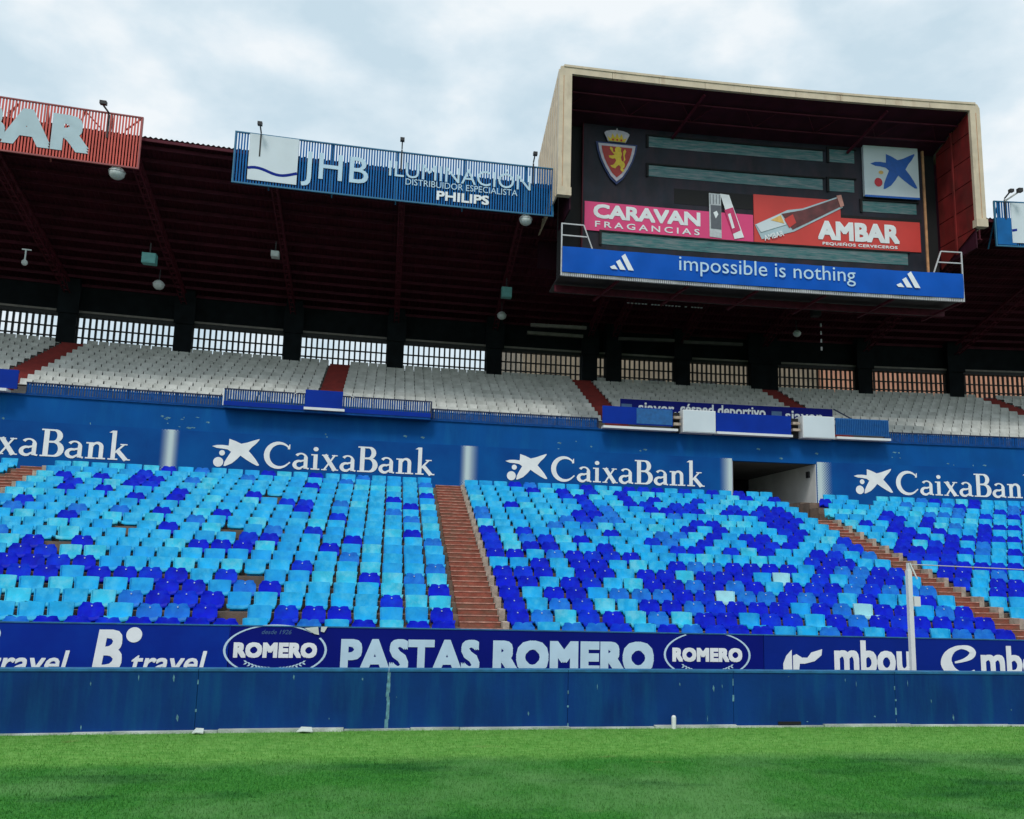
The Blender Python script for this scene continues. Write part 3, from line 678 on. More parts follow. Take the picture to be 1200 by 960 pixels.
for (x, k, c, side, idx, px_) in cand:
    st = {'left': 'left of the central red stairs', 'right': 'right of the central red stairs', 'far left': 'left of the far left stairs', 'far right': 'right of the right-hand stairs'}[side]
    o = link('spectator_chair', None, None, (x, ty(k)+.20+bend(x), tz(k)))
    o.rotation_euler = (random.uniform(-.02, .02), random.uniform(-.012, .012), slope(x)+random.uniform(-.03, .03)); o.empty_display_size = .1
    tag(o, '%s plastic chair, %s full row, %s %s' % (COLN[c], ORD[k], nth(idx), st), 'chair', GR)
    link('backrest', SM[c][0], o); link('seat_pan', SM[c][1], o)
    if c in ('dark', 'dark2', 'mid'): link('bolt', SM[c][2], o)
me = bpy.data.meshes.new('stadium_seats'); names = ['light', 'light2', 'light3', 'mid', 'dark', 'dark2', 'pale']
bm = bmesh.new()
for nme in names: me.materials.append(M[nme])
for (x, k, c, side, idx, px_) in rest:
    mt = Matrix.Translation((x, ty(k)+.20+bend(x), tz(k))) @ Matrix.Rotation(slope(x)+random.uniform(-.03, .03), 4, 'Z') @ Matrix.Rotation(random.uniform(-.02, .02), 4, 'X')
    for q in SM[c][:2]:
        n0 = len(bm.verts); f0 = len(bm.faces); bm.from_mesh(q); bm.verts.ensure_lookup_table(); bm.faces.ensure_lookup_table()
        for v in bm.verts[n0:]: v.co = mt @ v.co
        for f in bm.faces[f0:]: f.material_index = names.index(c)
bm.to_mesh(me); bm.free()
tag(link('stadium_seats', me), 'mixed blue plastic seats filling the upper rows of the lower stand', 'seats', kind='stuff')

# ------------------------------------------------------------------ parapet wall of the upper tier
YP = 35.0; ZP = 7.457
xo0, xo1 = 13.33, 16.80; zo = 6.50
t = root_at('parapet_wall', 'blue painted parapet wall between the lower and the upper stand', 'wall', 2, YP, 4.5)
PWALL = t
part('wall_section', MB().box(-24, xo0, YP, YP+.3, 4.2, ZP, 1.5), M['midwall'], t)
part('wall_section', MB().box(xo1, 44, YP, YP+.3, 4.2, ZP, 1.5), M['midwall'], t)
part('wall_section', MB().box(xo0, xo1, YP, YP+.3, zo, ZP, 1.5), M['midwall'], t)
part('coping', MB().box(-24, 44, YP-.05, YP+.36, ZP, ZP+.05, 1.5), M['rail'], t)
t = root_at('entrance_tunnel', 'dark entrance tunnel with a white plastered side wall', 'tunnel', 15, YP, 4.6)
part('side_wall', MB().box(xo1-.02, xo1+.2, YP+.02, YP+7, 3.5, zo+.05), M['plaster'], t)
part('side_wall', MB().box(xo0-.2, xo0+.02, YP+.02, YP+7, 3.5, zo+.05), M['plaster'], t)
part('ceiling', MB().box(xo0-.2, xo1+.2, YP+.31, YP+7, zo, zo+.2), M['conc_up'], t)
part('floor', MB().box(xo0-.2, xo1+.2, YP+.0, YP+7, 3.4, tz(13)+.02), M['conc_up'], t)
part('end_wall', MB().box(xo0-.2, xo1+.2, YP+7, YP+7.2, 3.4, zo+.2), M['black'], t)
part('wall_lamp', MB().box(xo1-.09, xo1-.02, YP+.5, YP+.75, 6.0, 6.25), M['dark_steel'], t)
# printed banners on the parapet
ZB = 6.58
F1 = fade_material('bank banner left', [(-30, .1, .1, .1)])
F2 = fade_material('bank banner centre', [(2.86, .09, .26, .40), (-7.62, .09, .32, .26)])
F3 = fade_material('bank banner right centre', [(13.26, .12, .42, .1), (2.86, .09, .26, .40)])
F4 = fade_material('bank banner right', [(16.92, .14, .05, .50)])
def banner(label, xa, xb, m, xs):
    t = root_at('wall_banner', label, 'banner', (xa+xb)/2, YP, 4.8, 'bank banners fixed to the parapet wall')
    part('print_sheet', MB().box(xa+.001, xb-.001, YP-.02, YP-.003, 4.7, ZB, 1.2), m, t)
    star(xs, xs+1.62, 5.40, 6.42, YP-.03, M['ink'], t)
    serif_word('CaixaBank', xs+1.80, xs+7.86, 5.42, .93, YP-.032, M['ink'], t)
banner('blue bank banner at the left edge, its logo cut off by the frame', -24, -8.4, F1, -6.24-10.52)
banner('blue CaixaBank banner with white star left of the central stairs', -8.4, 3.72, F2, -6.24)
banner('blue CaixaBank banner with white star between the stairs and tunnel', 3.72, xo0-.02, F3, at(592, 544, YP)[0])
banner('blue CaixaBank banner with white star right of the tunnel opening', xo1+.02, 44, F4, at(1000, 560, YP)[0])

mb = MB(); rr = random.Random(11)
for cx_, cz_, n_, sp in ((-7.35, 6.95, 9, .35), (-7.3, 6.62, 8, .3), (-2.55, 6.55, 4, .3), (6.3, 6.75, 3, .3), (20.2, 7.0, 4, .1), (22.4, 6.5, 5, .3), (-10.5, 6.6, 8, 1.5), (15.5, 6.85, 3, 1.2), (27, 6.6, 6, 2.), (9.6, 6.7, 4, 1.0), (0, 6.7, 4, 1.5)):
    for _ in range(n_):
        x = cx_+rr.gauss(0, sp); z = min(ZP-.1, cz_+rr.gauss(0, .12)); a = rr.uniform(.02, .10); b = rr.uniform(.015, .05)
        if z < ZB+.04: continue
        mb.prism([(x-a, z), (x-a*.2, z+b), (x+a, z+b*.3), (x+a*.5, z-b)], YP-.003, YP-.0005)
part('paint_chips', mb, M['crack'], PWALL, kind='stuff')
# railings on the parapet -------------------------------------------
def railing(label, xa, xb, zt, y, zb=None, grp='railings along the parapet', fill=None):
    zb = ZP+.05 if zb is None else zb
    t = root_at('railing', label, 'railing', (xa+xb)/2, y, zb, grp)
    part('top_rail', MB().box(xa, xb, y-.03, y+.03, zt-.04, zt, 1.5), M['raildark'], t)
    part('bottom_rail', MB().box(xa, xb, y-.02, y+.02, zb+.02, zb+.05, 1.5), M['rail'], t)
    mb = MB(); x = xa+.03
    while x < xb-.03:
        w_ = .060; mb.box(x, x+w_, y-.008, y+.008, zb+.05, zt-.04); x += .080+random.uniform(-.012, .012)
    part('balusters', mb, M['rail'], t, kind='stuff')
    mb = MB(); x = xa
    while x <= xb+.01: mb.box(x-.03 if x > xa else x, x+.03, y+.01, y+.07, zb, zt-.041); x += (xb-xa)/max(1, round((xb-xa)/1.8))
    part('posts', mb, M['raildark'], t)
    return t
railing('low blue slatted railing beside the left red gangway', -12.35, -5.98, 7.93, 35.05)
railing('low blue slatted railing right of the projecting central balcony', 1.45, 7.9, 7.93, 35.05)
railing('low blue slatted railing at the far right of the parapet', 19.75, 44, 7.93, 35.05)
# projecting balcony in the middle
YBc = 34.55
def slab(name, label, xa, xb, za, zb, y, m, cat, d=.04, grp=None):
    t = root_at(name, label, cat, (xa+xb)/2, y, za, grp); part('panel', MB().box(xa, xb, y, y+d, za, zb, 1.5), m, t)
    mb = MB().box(xa, xb, y+d+.003, y+d+.06, za+.02, za+.07, 2).box(xa, xb, y+d+.003, y+d+.06, zb-.08, zb-.03, 2); part('frame', mb, M['raildark'], t); return t
t = root_at('balcony', 'raised blue slatted balcony front in the middle of the parapet', 'balcony', -2.3, YBc, 7.4)
part('deck', MB().box(-5.9, 1.40, YBc, YP+.35, 7.42, 7.50, 1.5), M['rail'], t)
part('apron', MB().box(-5.9, 1.40, YBc-.02, YBc-.003, 7.50, 7.66, 1.5), M['blind'], t)
part('top_rail', MB().box(-5.9, 1.40, YBc-.03, YBc+.03, 8.07, 8.11, 1.5), M['raildark'], t)
mb = MB(); x = -5.88
while x < 1.36: mb.box(x, x+.055, YBc-.008, YBc+.008, 7.66, 8.07); x += .085+random.uniform(-.01, .01)
part('balusters', mb, M['rail'], t, kind='stuff')
part('end_panel', MB().box(-5.94, -5.9, YBc, YP+.3, 7.5, 8.11), M['white'], t); part('end_panel', MB().box(1.40, 1.44, YBc, YP+.3, 7.5, 8.11), M['raildark'], t)
t = slab('gate_panel', 'raised solid blue gate at the foot of the central red gangway', -3.12, -1.80, 7.60, 8.24, YBc-.10, M['blind'], 'gate')
part('sloping_rail', MB().bar((-3.12, YBc-.08, 8.22), (-3.5, YBc-.08, 8.06), .03, .03).bar((-1.80, YBc-.08, 8.22), (-1.4, YBc-.08, 8.06), .03, .03), M['metal'], t)
def ledge(label, xa, xb, z, y): tag(part('ledge', MB().box(xa, xb, y-.06, y+.3, z-.045, z+.045, 1.5), M['white'], None), label, 'ledge')
ledge('white ledge under the raised gate of the central gangway', -3.15, -1.72, 7.56, YBc-.06)
slab('balcony_screen', 'solid blue screen at the far left edge above a white ledge', -16.5, -12.45, 7.58, 8.22, YBc, M['blind'], 'screen')
ledge('white ledge at the far left edge of the parapet', -16.5, -12.72, 7.52, YBc-.04)
x0 = 7.95
t = slab('balcony_screen', 'blue canvas and mesh screen left of the first white box', 7.95, 10.75, 7.66, 8.33, YBc-.05, M['blind'], 'screen')
part('mesh_panel', MB().box(9.3, 10.73, YBc-.065, YBc-.052, 7.70, 8.30, 1), M['mesh'], t)
ledge('white ledge below the blue canvas and mesh screen', 7.98, 10.95, 7.52, YBc-.04)
for xa, lab in ((11.13, 'square white box on the parapet, left of the pair'), (16.03, 'square white box on the parapet, right of the pair')):
    t = root_at('white_box', lab, 'box', xa+.68, YBc, 7.4, 'pair of square white boxes on the parapet')
    part('cabinet', MB().box(xa+.02, xa+1.34, YBc-.08, YBc+.5, 7.46, 8.34), M['white'], t); part('front_panel', MB().box(xa+.05, xa+1.31, YBc-.095, YBc-.082, 7.49, 8.31), M['panelwhite'], t)
slab('balcony_screen', 'plain blue screen between the two white boxes', 12.52, 15.60, 7.56, 8.30, YBc, M['blind'], 'screen')
ledge('white ledge between the two white boxes', 12.52, 15.62, 7.50, YBc-.04)
for xa, lab in ((10.78, 'slim dark gap with grey shelves left of the first white box'), (15.66, 'slim dark gap with grey shelves between blue screen and second white box')):
    t = root_at('rack', lab, 'rack', xa+.15, YBc+.1, 7.5); part('back', MB().box(xa, xa+.33, YBc+.2, YBc+.25, 7.46, 8.25), M['black'], t)
    for z in (7.72, 7.98): part('shelf', MB().box(xa+.02, xa+.31, YBc-.02, YBc+.19, z, z+.10), M['stair_side'], t)
t = slab('balcony_screen', 'teal blue mesh screen right of the second white box', 17.46, 19.68, 7.66, 8.32, YBc, M['mesh'], 'screen')
mb = MB(); x = 17.5
while x < 19.66: mb.box(x, x+.03, YBc-.02, YBc-.003, 7.68, 8.28); x += .075
part('slats', mb, M['rail'], t, kind='stuff')
ledge('white ledge below the teal mesh screen', 17.46, 19.7, 7.52, YBc-.04)
t = root_at('turf_banner', 'dark blue banner with white turf company lettering in the upper stand', 'banner', 15, 41, 9)
part('sheet', MB().box(10.3, 20.55, 41, 41.03, 9.0, 9.88, 1.2), M['ad_b'], t)
a = at(748, 482, 41); b = at(793, 482, 41); text('siaver,', a[0], b[0], 9.18, 9.76, 40.99, M['ink'], t, .02)
a = at(797, 482, 41); b = at(897, 482, 41); text('césped deportivo', a[0], b[0], 9.18, 9.82, 40.99, M['ink'], t, .02)
a = at(920, 482, 41); b = at(963, 482, 41); text('siaver', a[0], b[0], 9.20, 9.72, 40.99, M['ink'], t, .02)
for q in (728, 904):
    a = at(q, 482, 41); poly('logo', [(a[0], 9.40), (a[0]+.5, 9.40), (a[0]+.5, 9.65), (a[0], 9.65)], 40.99, M['ink_dim'], t); poly('logo', [(a[0]+.1, 9.22), (a[0]+.5, 9.22), (a[0]+.5, 9.30), (a[0]+.1, 9.30)], 40.99, M['ink'], t)
tag(part('sloping_rail', MB().bar((20.6, 41, 9.88), (22.6, 41, 8.9), .05, .05), M['raildark'], None), 'dark sloping handrail right of the turf company banner', 'handrail')

# ------------------------------------------------------------------ upper terrace
UD, UH, UY0, UZ0 = .70, .3115, 42.0, 9.10
def uy(k): return UY0+UD*k
def uz(k): return UZ0+UH*k
UA = [(-16.1, -15.0), (-3.35, -2.32), (9.66, 10.75), (20.45, 21.5), (33.2, 34.3)]
t = root_at('upper_terrace', 'stepped concrete terrace carrying the white seats under the roof', 'terrace', 5, 42, 8)
for k in range(-7, 11):
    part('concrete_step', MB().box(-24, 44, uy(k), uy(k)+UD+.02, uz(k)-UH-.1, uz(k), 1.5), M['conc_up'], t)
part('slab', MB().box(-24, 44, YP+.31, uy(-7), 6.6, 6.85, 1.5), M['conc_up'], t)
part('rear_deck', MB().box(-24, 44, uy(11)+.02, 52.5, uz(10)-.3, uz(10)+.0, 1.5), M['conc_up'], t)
for (xa, xb), lab in zip(UA, ('leftmost dark red gangway between the white seats', 'dark red gangway above the raised blue gate', 'dark red gangway left of the turf company banner', 'dark red gangway right of the turf company banner', 'dark red gangway at the far right edge of the white seats')):
    t = root_at('gangway', lab, 'gangway', (xa+xb)/2, 42, uz(0), 'red gangways of the upper stand')
    for k in range(-2, 11):
        part('step', MB().box(xa, xb, uy(k)-.01, uy(k)+UD/2, uz(k)-.02-UH/2, uz(k)+.012), M['red_floor'], t)
        part('step', MB().box(xa, xb, uy(k)+UD/2-.01, uy(k)+UD, uz(k)-.02, uz(k)+.012+UH/2), M['red_floor'], t)
wb = MB()
P = []
for z, y, w_ in ((.10, .36, .215), (.24, .385, .225), (.40, .42, .225), (.42, .425, .20)):
    P.append([(-w_, y-.03, z), (-w_*.5, y, z), (w_*.5, y, z), (w_, y-.03, z)])
vs = [p for r in P for p in r]+[(a, b+.025, c) for r in P for a, b, c in r]; fs = []
for j in range(3):
    for i in range(3): a = j*4+i; fs += [(a, a+1, a+5, a+4), (16+a, 16+a+4, 16+a+5, 16+a+1)]
    fs += [(j*4, j*4+4, 16+j*4+4, 16+j*4), (j*4+3, 16+j*4+3, 16+j*4+7, j*4+7)]
fs += [(12+i, 13+i, 29+i, 28+i) for i in range(3)]+[(i, 16+i, 17+i, i+1) for i in range(3)]
wb.add(vs, fs); wb.box(-.215, .215, .0, .37, .09, .12)
WS = wb.mesh('white_seat', M['white_seat'], bent=False)
WGRP = 'white plastic chairs of the upper stand'
edges = [-24]+[v for p in UA for v in p]+[44]
blocks = [(edges[i], edges[i+1]) for i in range(0, len(edges), 2)]
wrest = []; wc = 0
GN = ['leftmost', 'central', 'third', 'fourth', 'far right']
for k in (1, 2, 3, 4, 5, 6, 7, 8, 9, 10, 0, -1):
    for bi, (xa, xb) in enumerate(blocks):
        n = int((xb-xa-.06)/.475); p = (xb-xa-.06)/n
        for i in range(n):
            x = xa+.03+p*(i+.5); px_, py_ = pix(x, uy(k)+.5+bend(x), uz(k)+.35)
            if not -150 < px_ < 1400: continue
            vis = not (745 < px_ < 965 and py_ > 468)
            if 1 <= k <= 4 and vis and wc < 300 and -8 < px_ < 1208:
                wc += 1; o = link('stadium_chair', WS, None, (x, uy(k)+.2+bend(x), uz(k)))
                o.rotation_euler = (0, 0, slope(x)+random.uniform(-.02, .02))
                side = 'right' if bi and (bi == len(blocks)-1 or i < n/2) else 'left'
                gi = bi-1 if side == 'right' else bi; ix = i+1 if side == 'right' else n-i
                tag(o, 'white chair, %s row of upper stand, %s %s of the %s red gangway' % (ORD[k-1].replace('front', 'lowest'), nth(ix), side, GN[gi]), 'chair', WGRP)
            else: wrest.append((x, k))
bm = bmesh.new(); me = bpy.data.meshes.new('white_seats'); me.materials.append(M['white_seat'])
for x, k in wrest:
    mt = Matrix.Translation((x, uy(k)+.2+bend(x), uz(k))) @ Matrix.Rotation(slope(x)+random.uniform(-.02, .02), 4, 'Z')
    n0 = len(bm.verts); bm.from_mesh(WS); bm.verts.ensure_lookup_table()
    for v in bm.verts[n0:]: v.co = mt @ v.co
bm.to_mesh(me); bm.free()
tag(link('white_seats', me), 'white plastic seats filling the higher rows of the upper stand', 'seats', kind='stuff')

# ------------------------------------------------------------------ rear wall: pillars, grilles, lintels
YR = 50.0
PX = [-16.12+5.365*i for i in range(-1, 11)]
PX = [p for p in PX if abs(p-21.4) > 1.2]+[20.85]; PX.sort()
ZR = 15.7
def place(mesh_parts, name, label, cat, x, y, z, grp, rot=True):
    o = thing(name, label, cat, (x, y+bend(x), z), grp); o.rotation_euler = (0, 0, slope(x) if rot else 0)
    for nme, me, kd in mesh_parts:
        c = link(nme, me, o)
        if kd: c['kind'] = kd
    return o
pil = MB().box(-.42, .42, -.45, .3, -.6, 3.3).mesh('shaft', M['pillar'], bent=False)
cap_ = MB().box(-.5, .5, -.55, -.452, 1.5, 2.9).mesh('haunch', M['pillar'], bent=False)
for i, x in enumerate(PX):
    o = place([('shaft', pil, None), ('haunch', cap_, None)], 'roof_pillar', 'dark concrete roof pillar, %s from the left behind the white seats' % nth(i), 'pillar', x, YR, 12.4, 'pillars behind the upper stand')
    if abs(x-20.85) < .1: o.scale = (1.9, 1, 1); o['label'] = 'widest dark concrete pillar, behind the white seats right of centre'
tag(place([('shaft', pil, None)], 'service_pillar', 'extra dark pillar close right of the gangway under the scoreboard', 'pillar', 12.05, YR-.2, 12.4, None))
gx = sorted(PX)
for i in range(len(gx)-1):
    a = gx[i]+(.80 if abs(gx[i]-20.85) < .1 else .43); b = gx[i+1]-(.80 if abs(gx[i+1]-20.85) < .1 else .43)
    xc = (a+b)/2; t = root_at('window_grille', 'black barred opening with pale lintel, %s bay from the left' % nth(i), 'window', xc, YR, 12.4, 'barred openings behind the upper stand')
    part('lintel', MB().box(a-.1, b+.1, YR-.22, YR+.2, 14.04, 14.14, 1.5), M['lintel'], t)
    part('beam', MB().box(a-.1, b+.1, YR-.16, YR+.2, 13.86, 14.04, 1.5), M['grille'], t)
    part('upstand', MB().box(b+.02, b+.12, YR-.4, YR-.23, 14.04, 14.45), M['lintel'], t)
    mb = MB(); n = int((b-a)/.272)
    for j in range(n+1):
        x = a+(b-a)*j/n; mb.box(x-.045, x+.045, YR-.05, YR+.05, 11.9, 13.86)
    part('bars', mb, M['grille'], t, kind='stuff')
    for z in (12.80, 13.28): part('crossbar', MB().box(a, b, YR-.12, YR-.055, z-.035, z+.035, 1.5), M['grille'], t)
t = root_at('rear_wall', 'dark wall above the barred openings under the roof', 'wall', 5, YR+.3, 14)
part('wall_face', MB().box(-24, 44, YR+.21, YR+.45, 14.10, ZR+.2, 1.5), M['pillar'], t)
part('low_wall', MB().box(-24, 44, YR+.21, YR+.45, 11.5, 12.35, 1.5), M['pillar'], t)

# ------------------------------------------------------------------ roof
ZF, SL = 18.80, -.268; YF = 38.5; YB = 52.8
t = root_at('grandstand_roof', 'maroon corrugated roof sloping down to the back of the stand', 'roof', 5, 45, 16)
YM = 40.25                               # behind the scoreboard the roof edge is cut back
for xa_, xb_, y0_ in ((-24, 6.52, YF), (6.38, 26.14, YM), (26.01, 44, YF)):
    mb = MB(); n = int((xb_-xa_)*22); xs = np.linspace(xa_, xb_, n+1); ys = [y0_, 42, 46, YB]
    for x in xs:
        h = .032*math.sin(2*math.pi*x/.20)-(.09 if y0_ == YM else 0)
        for y in ys: mb.v.append((x, y, ZF+SL*(y-YF)+h))
    for i in range(n):
        for j in range(3): a = i*4+j; mb.f.append((a, a+1, a+5, a+4))
    part('roof_sheet', mb, M['maroon'], t)
    zf = ZF+SL*(y0_-YF)
    part('fascia', MB().box(xa_, xb_, y0_+.03, y0_+.10, zf-.17, zf-.05, 1.5), M['truss'], t)
y = YF+.45
while y < YB-.3:
    z = ZF+SL*(y-YF)-.05
    for xa_, xb_ in (((-24, 6.4), (26.1, 44)) if y < YM+.1 else ((-24, 44),)):
        part('purlin', MB().box(xa_, xb_, y-.04, y+.04, z-.16, z-.01, 1.5), M['purlin'], t)
    y += .80
# lattice trusses
def truss_meshes(L0=38.7-YF):
    L1 = YR-.5-YF
    def zz(y, d): return SL*y-d
    ch = MB(); dt = .95; db = .95
    ch.bar((-.12, L0, zz(L0, dt)), (-.12, L1, zz(L1, db)), .045, .05); ch2 = MB().bar((.12, L0, zz(L0, dt)), (.12, L1, zz(L1, db)), .045, .05)
    tp = MB().bar((0, L0, zz(L0, .32)), (0, L1, zz(L1, .32)), .12, .10)
    w = MB(); y = L0; s = 0
    while y < L1-.1:
        y2 = min(y+.42, L1); w.bar((-.12, y, zz(y, dt)), (.12, y, zz(y, dt)), .045, .045)
        y = y2
    y = L0; s = 0
    while y < L1-.8:
        y2 = y+.75
        for q in (-.12, .12): w.bar((q, y, zz(y, dt)), (0, (y+y2)/2, zz((y+y2)/2, .34)), .018, .018).bar((0, (y+y2)/2, zz((y+y2)/2, .34)), (q, y2, zz(y2, dt)), .018, .018)
        y = y2
    w.bar((0, L0, zz(L0, .3)), (0, L0, zz(L0, dt)), .08, .08)
    return [('bottom_chord', ch.mesh('bottom_chord', M['truss'], bent=False), None), ('bottom_chord', ch2.mesh('bottom_chord', M['truss'], bent=False), None), ('top_chord', tp.mesh('top_chord', M['truss'], bent=False), None), ('lattice', w.mesh('lattice', M['truss'], bent=False), None)]
TM = truss_meshes(); TM2 = truss_meshes(40.4-YF)
for i, x in enumerate(PX+[12.05]):
    if 8 < x < 25.0 and False: continue
    lab = 'maroon lattice roof truss running to the %s pillar from the left' % nth(i) if i < len(PX) else 'maroon lattice roof truss beneath the left part of the scoreboard'
    place(TM2 if 6.4 < x < 26.1 else TM, 'roof_truss', lab, 'truss', x, YF, ZF, 'lattice trusses under the roof', rot=False)

# lamps and boxes hanging under the roof
def dome(label, px_, py_, y, r):
    x, z = at(px_, py_, y); t = root_at('dome_lamp', label, 'lamp', x, y, z, 'round lamps under the roof')
    part('shade', MB().ball((x, y, z), r, .9), M['lamp'], t, smooth=True); part('stem', MB().tube((x, y+.02, z+r*.7), (x, y+.1, z+r+.5), .03), M['dark_steel'], t)
    part('rim', MB().tube((x, y, z+r*.1), (x, y, z+r*.22), r*1.06, 14), M['metal'], t)
dome('large pale round lamp below the red sign', 137, 203, 38.6, .30)
dome('large pale round lamp below the right end of the blue sign', 616, 258, 38.6, .28)
dome('smaller pale round lamp deep under the left of the roof', 186, 334, 44.5, .25)
dome('smaller pale round lamp deep under the roof left of the scoreboard', 588, 370, 46.5, .24)
dome('dim round lamp below the right half of the scoreboard', 934, 391, 44, .20)
def cab(label, px_, py_, y, w_, h_, m):
    x, z = at(px_, py_, y); t = root_at('speaker_box', label, 'speaker', x, y, z-h_/2, 'boxes fixed to the roof trusses')
    part('housing', MB().box(x-w_/2, x+w_/2, y, y+.4, z-h_/2, z+h_/2), m, t); part('front_grille', MB().box(x-w_/2+.04, x+w_/2-.04, y-.015, y-.002, z-h_/2+.04, z+h_/2-.04), m, t)
    part('hanger', MB().bar((x, y+.2, z+h_/2), (x, y+.2, z+h_/2+.5), .05, .05), M['dark_steel'], t)
cab('teal speaker box on the second truss from the left', 174, 302, 42, .55, .45, M['teal'])
cab('teal speaker box on the truss left of the scoreboard', 594, 342, 44, .50, .50, M['teal'])
cab('small pale box on the truss below the white wave logo', 322, 297, 42, .34, .26, M['lamp'])
cab('grey speaker box under the right half of the scoreboard', 958, 365, 43, .40, .42, M['dark_steel'])
x, z = at(30, 298, 42); t = root_at('camera_mount', 'small pale hanging camera bracket at the far left under the roof', 'camera', x, 42, z)
part('arm', MB().bar((x-.15, 42, z+.2), (x+.2, 42, z+.2), .05, .05), M['lamp'], t); part('drop', MB().bar((x, 42, z+.2), (x, 42, z-.3), .05, .05), M['lamp'], t); part('body', MB().ball((x, 42, z-.36), .12, 1.1), M['lamp'], t)
# hanging pennant-like strips under the scoreboard
t = root_at('hanging_chain', 'short hanging string of pale tabs under the scoreboard', 'chain', at(962, 385, 43)[0], 43, at(962, 410, 43)[1])
for q in range(4):
    x, z = at(962+.3*q, 381+9.2*q, 43); part('tab', MB().box(x-.04, x+.04, 43, 43.03, z-.09, z+.09), M['metal'], t)
# ceiling services below the scoreboard: pale ducts
for (a_, b_, y, lab) in (((622, 381), (687, 384.5), 48, 'upper pale duct under the roof left of the scoreboard pillar'), ((618, 390), (683, 394.5), 49, 'lower pale duct under the roof left of the scoreboard pillar'), ((725, 397), (790, 399.5), 49, 'dim pale duct between the pillars under the scoreboard'), ((801, 401), (870, 404), 49, 'dim pale duct right of the pillars under the scoreboard')):
    p = at(*a_, y); q = at(*b_, y); mb = MB().bar((p[0], y+bend(p[0]), p[1]), (q[0], y+bend(q[0]), q[1]), .2, .17)
    tag(part('duct', mb, M['lintel'] if a_[0] < 700 else M['conc_up'], None, bent=False), lab, 'duct')
p = at(735, 355, 44); q = at(825, 361, 44)
t = root_at('light_strip', 'thin broken row of pale tube clips under the scoreboard', 'light fitting', p[0], 44, p[1]); x = p[0]
while x < q[0]: part('clip', MB().box(x, x+.11, 44, 44.04, p[1]-.02, p[1]+.03), M['white'], t); x += random.choice([.16, .16, .2, .34])

# ------------------------------------------------------------------ roof signs
def slat_sign(name, label, xa, xb, za, zb, y, ms, mf, cross=()):
    t = root_at(name, label, 'sign', (xa+xb)/2, y, za)
    mb = MB(); x = xa+.03
    while x < xb-.08: mb.box(x, x+.060, y, y+.03, za+.04, zb-.04); x += .112
    part('slats', mb, ms, t, kind='stuff')
    for z0, z1 in ((za-.02, za+.04), (zb-.04, zb+.01)): part('frame_rail', MB().box(xa, xb, y-.03, y+.05, z0, z1, 1.2), mf, t)
    for x in (xa, xb-.06): part('frame_post', MB().box(x, x+.06, y-.025, y+.06, za+.041, zb-.041), mf, t)
    for x in cross: part('brace', MB().bar((x, y+.1, za+.1), (x, y+.1, zb), .05, .05).bar((x, y+.1, zb-.05), (x, y+1.0, za+.2), .05, .05), mf, t)
    return t
YS = 38.3; L = lambda px_, py_: at(px_, py_, YS)
t = slat_sign('roof_sign', 'red slatted roof sign with pale capital letters at the far left', -26, -10.42, 17.33, 19.50, YS, M['signred'], M['signframer'], (-25, -21, -17, -13.9, -11.6))
for a_, b_ in (((0, 150), (20, 120)), ((90, 150), (100, 129)), ((100, 130), (118, 150)), ((146, 152), (166, 138)), ((8, 132), (22, 121))):
    p = L(*a_); q = L(*b_); part('brace', MB().bar((p[0], YS+.08, p[1]), (q[0], YS+.08, q[1]), .05, .05), M['signframer'], t)
xr = L(107, 150)[0]; w_ = (L(106, 150)[0]-L(57, 150)[0])
text('AMBAR', xr-5.25*w_, xr, 17.66, 19.16, YS-.02, M['ink_grey'], t, .06, 0, 1.05)
t = slat_sign('roof_sign', 'blue slatted roof sign reading JHB ILUMINACIÓN with a white wave panel', -6.92, 6.55, 17.27, 19.47, YS, M['signblue'], M['signframe'], (-5.6, -3.0, -.3, 2.6, 5.3))
a = L(289, 215)[0]; b = L(347, 220)[0]
part('white_panel', MB().box(a, b, YS-.04, YS-.01, 17.45, 19.44), M['panelwhite'], t)
def wave(xa, xb, z, t, y, k=1):
    pts = [(xa+(xb-xa)*i/14, z+.11*k*math.sin(2*math.pi*i/14+.6)-.0*i) for i in range(15)]
    mb = MB()
    for q in stroke(pts, .12): mb.add([(u, y, v) for u, v in q], [(0, 1, 2, 3)])
    part('wave_stripe', mb, M['ad_c'], t)
wave(a, b, 17.88, t, YS-.045)
p = L(352, 219); q = L(433, 180); text('JHB', p[0], q[0], 17.46, 18.98, YS-.03, M['ink_pale'], t, .005, 0, 1.08)
p = L(455, 219); q = L(622, 200); text('ILUMINACIÓN', p[0], q[0], 18.33, 19.2, YS-.03, M['ink_pale'], t, .0)
p = L(475, 219); q = L(607, 200); text('DISTRIBUIDOR ESPECIALISTA', p[0], q[0], 18.02, 18.30, YS-.03, M['ink_pale'], t, .0)
p = L(512, 219); q = L(574, 200); text('PHILIPS', p[0], q[0], 17.48, 17.90, YS-.03, M['ink'], t, .04)
t = slat_sign('roof_sign', 'blue framed roof sign with a white wave panel at the right edge', 27.32, 40, 17.38, 19.57, YS, M['signblue'], M['signframe'], (27.6,))
part('side_panel', MB().box(27.40, 28.3, YS-.03, YS-.005, 17.45, 18.75), M['signblue'], t)
part('white_panel', MB().box(28.1, 36, YS-.045, YS-.032, 17.55, 19.5), M['panelwhite'], t)
wave(28.1, 31.4, 18.05, t, YS-.05, 1.4)
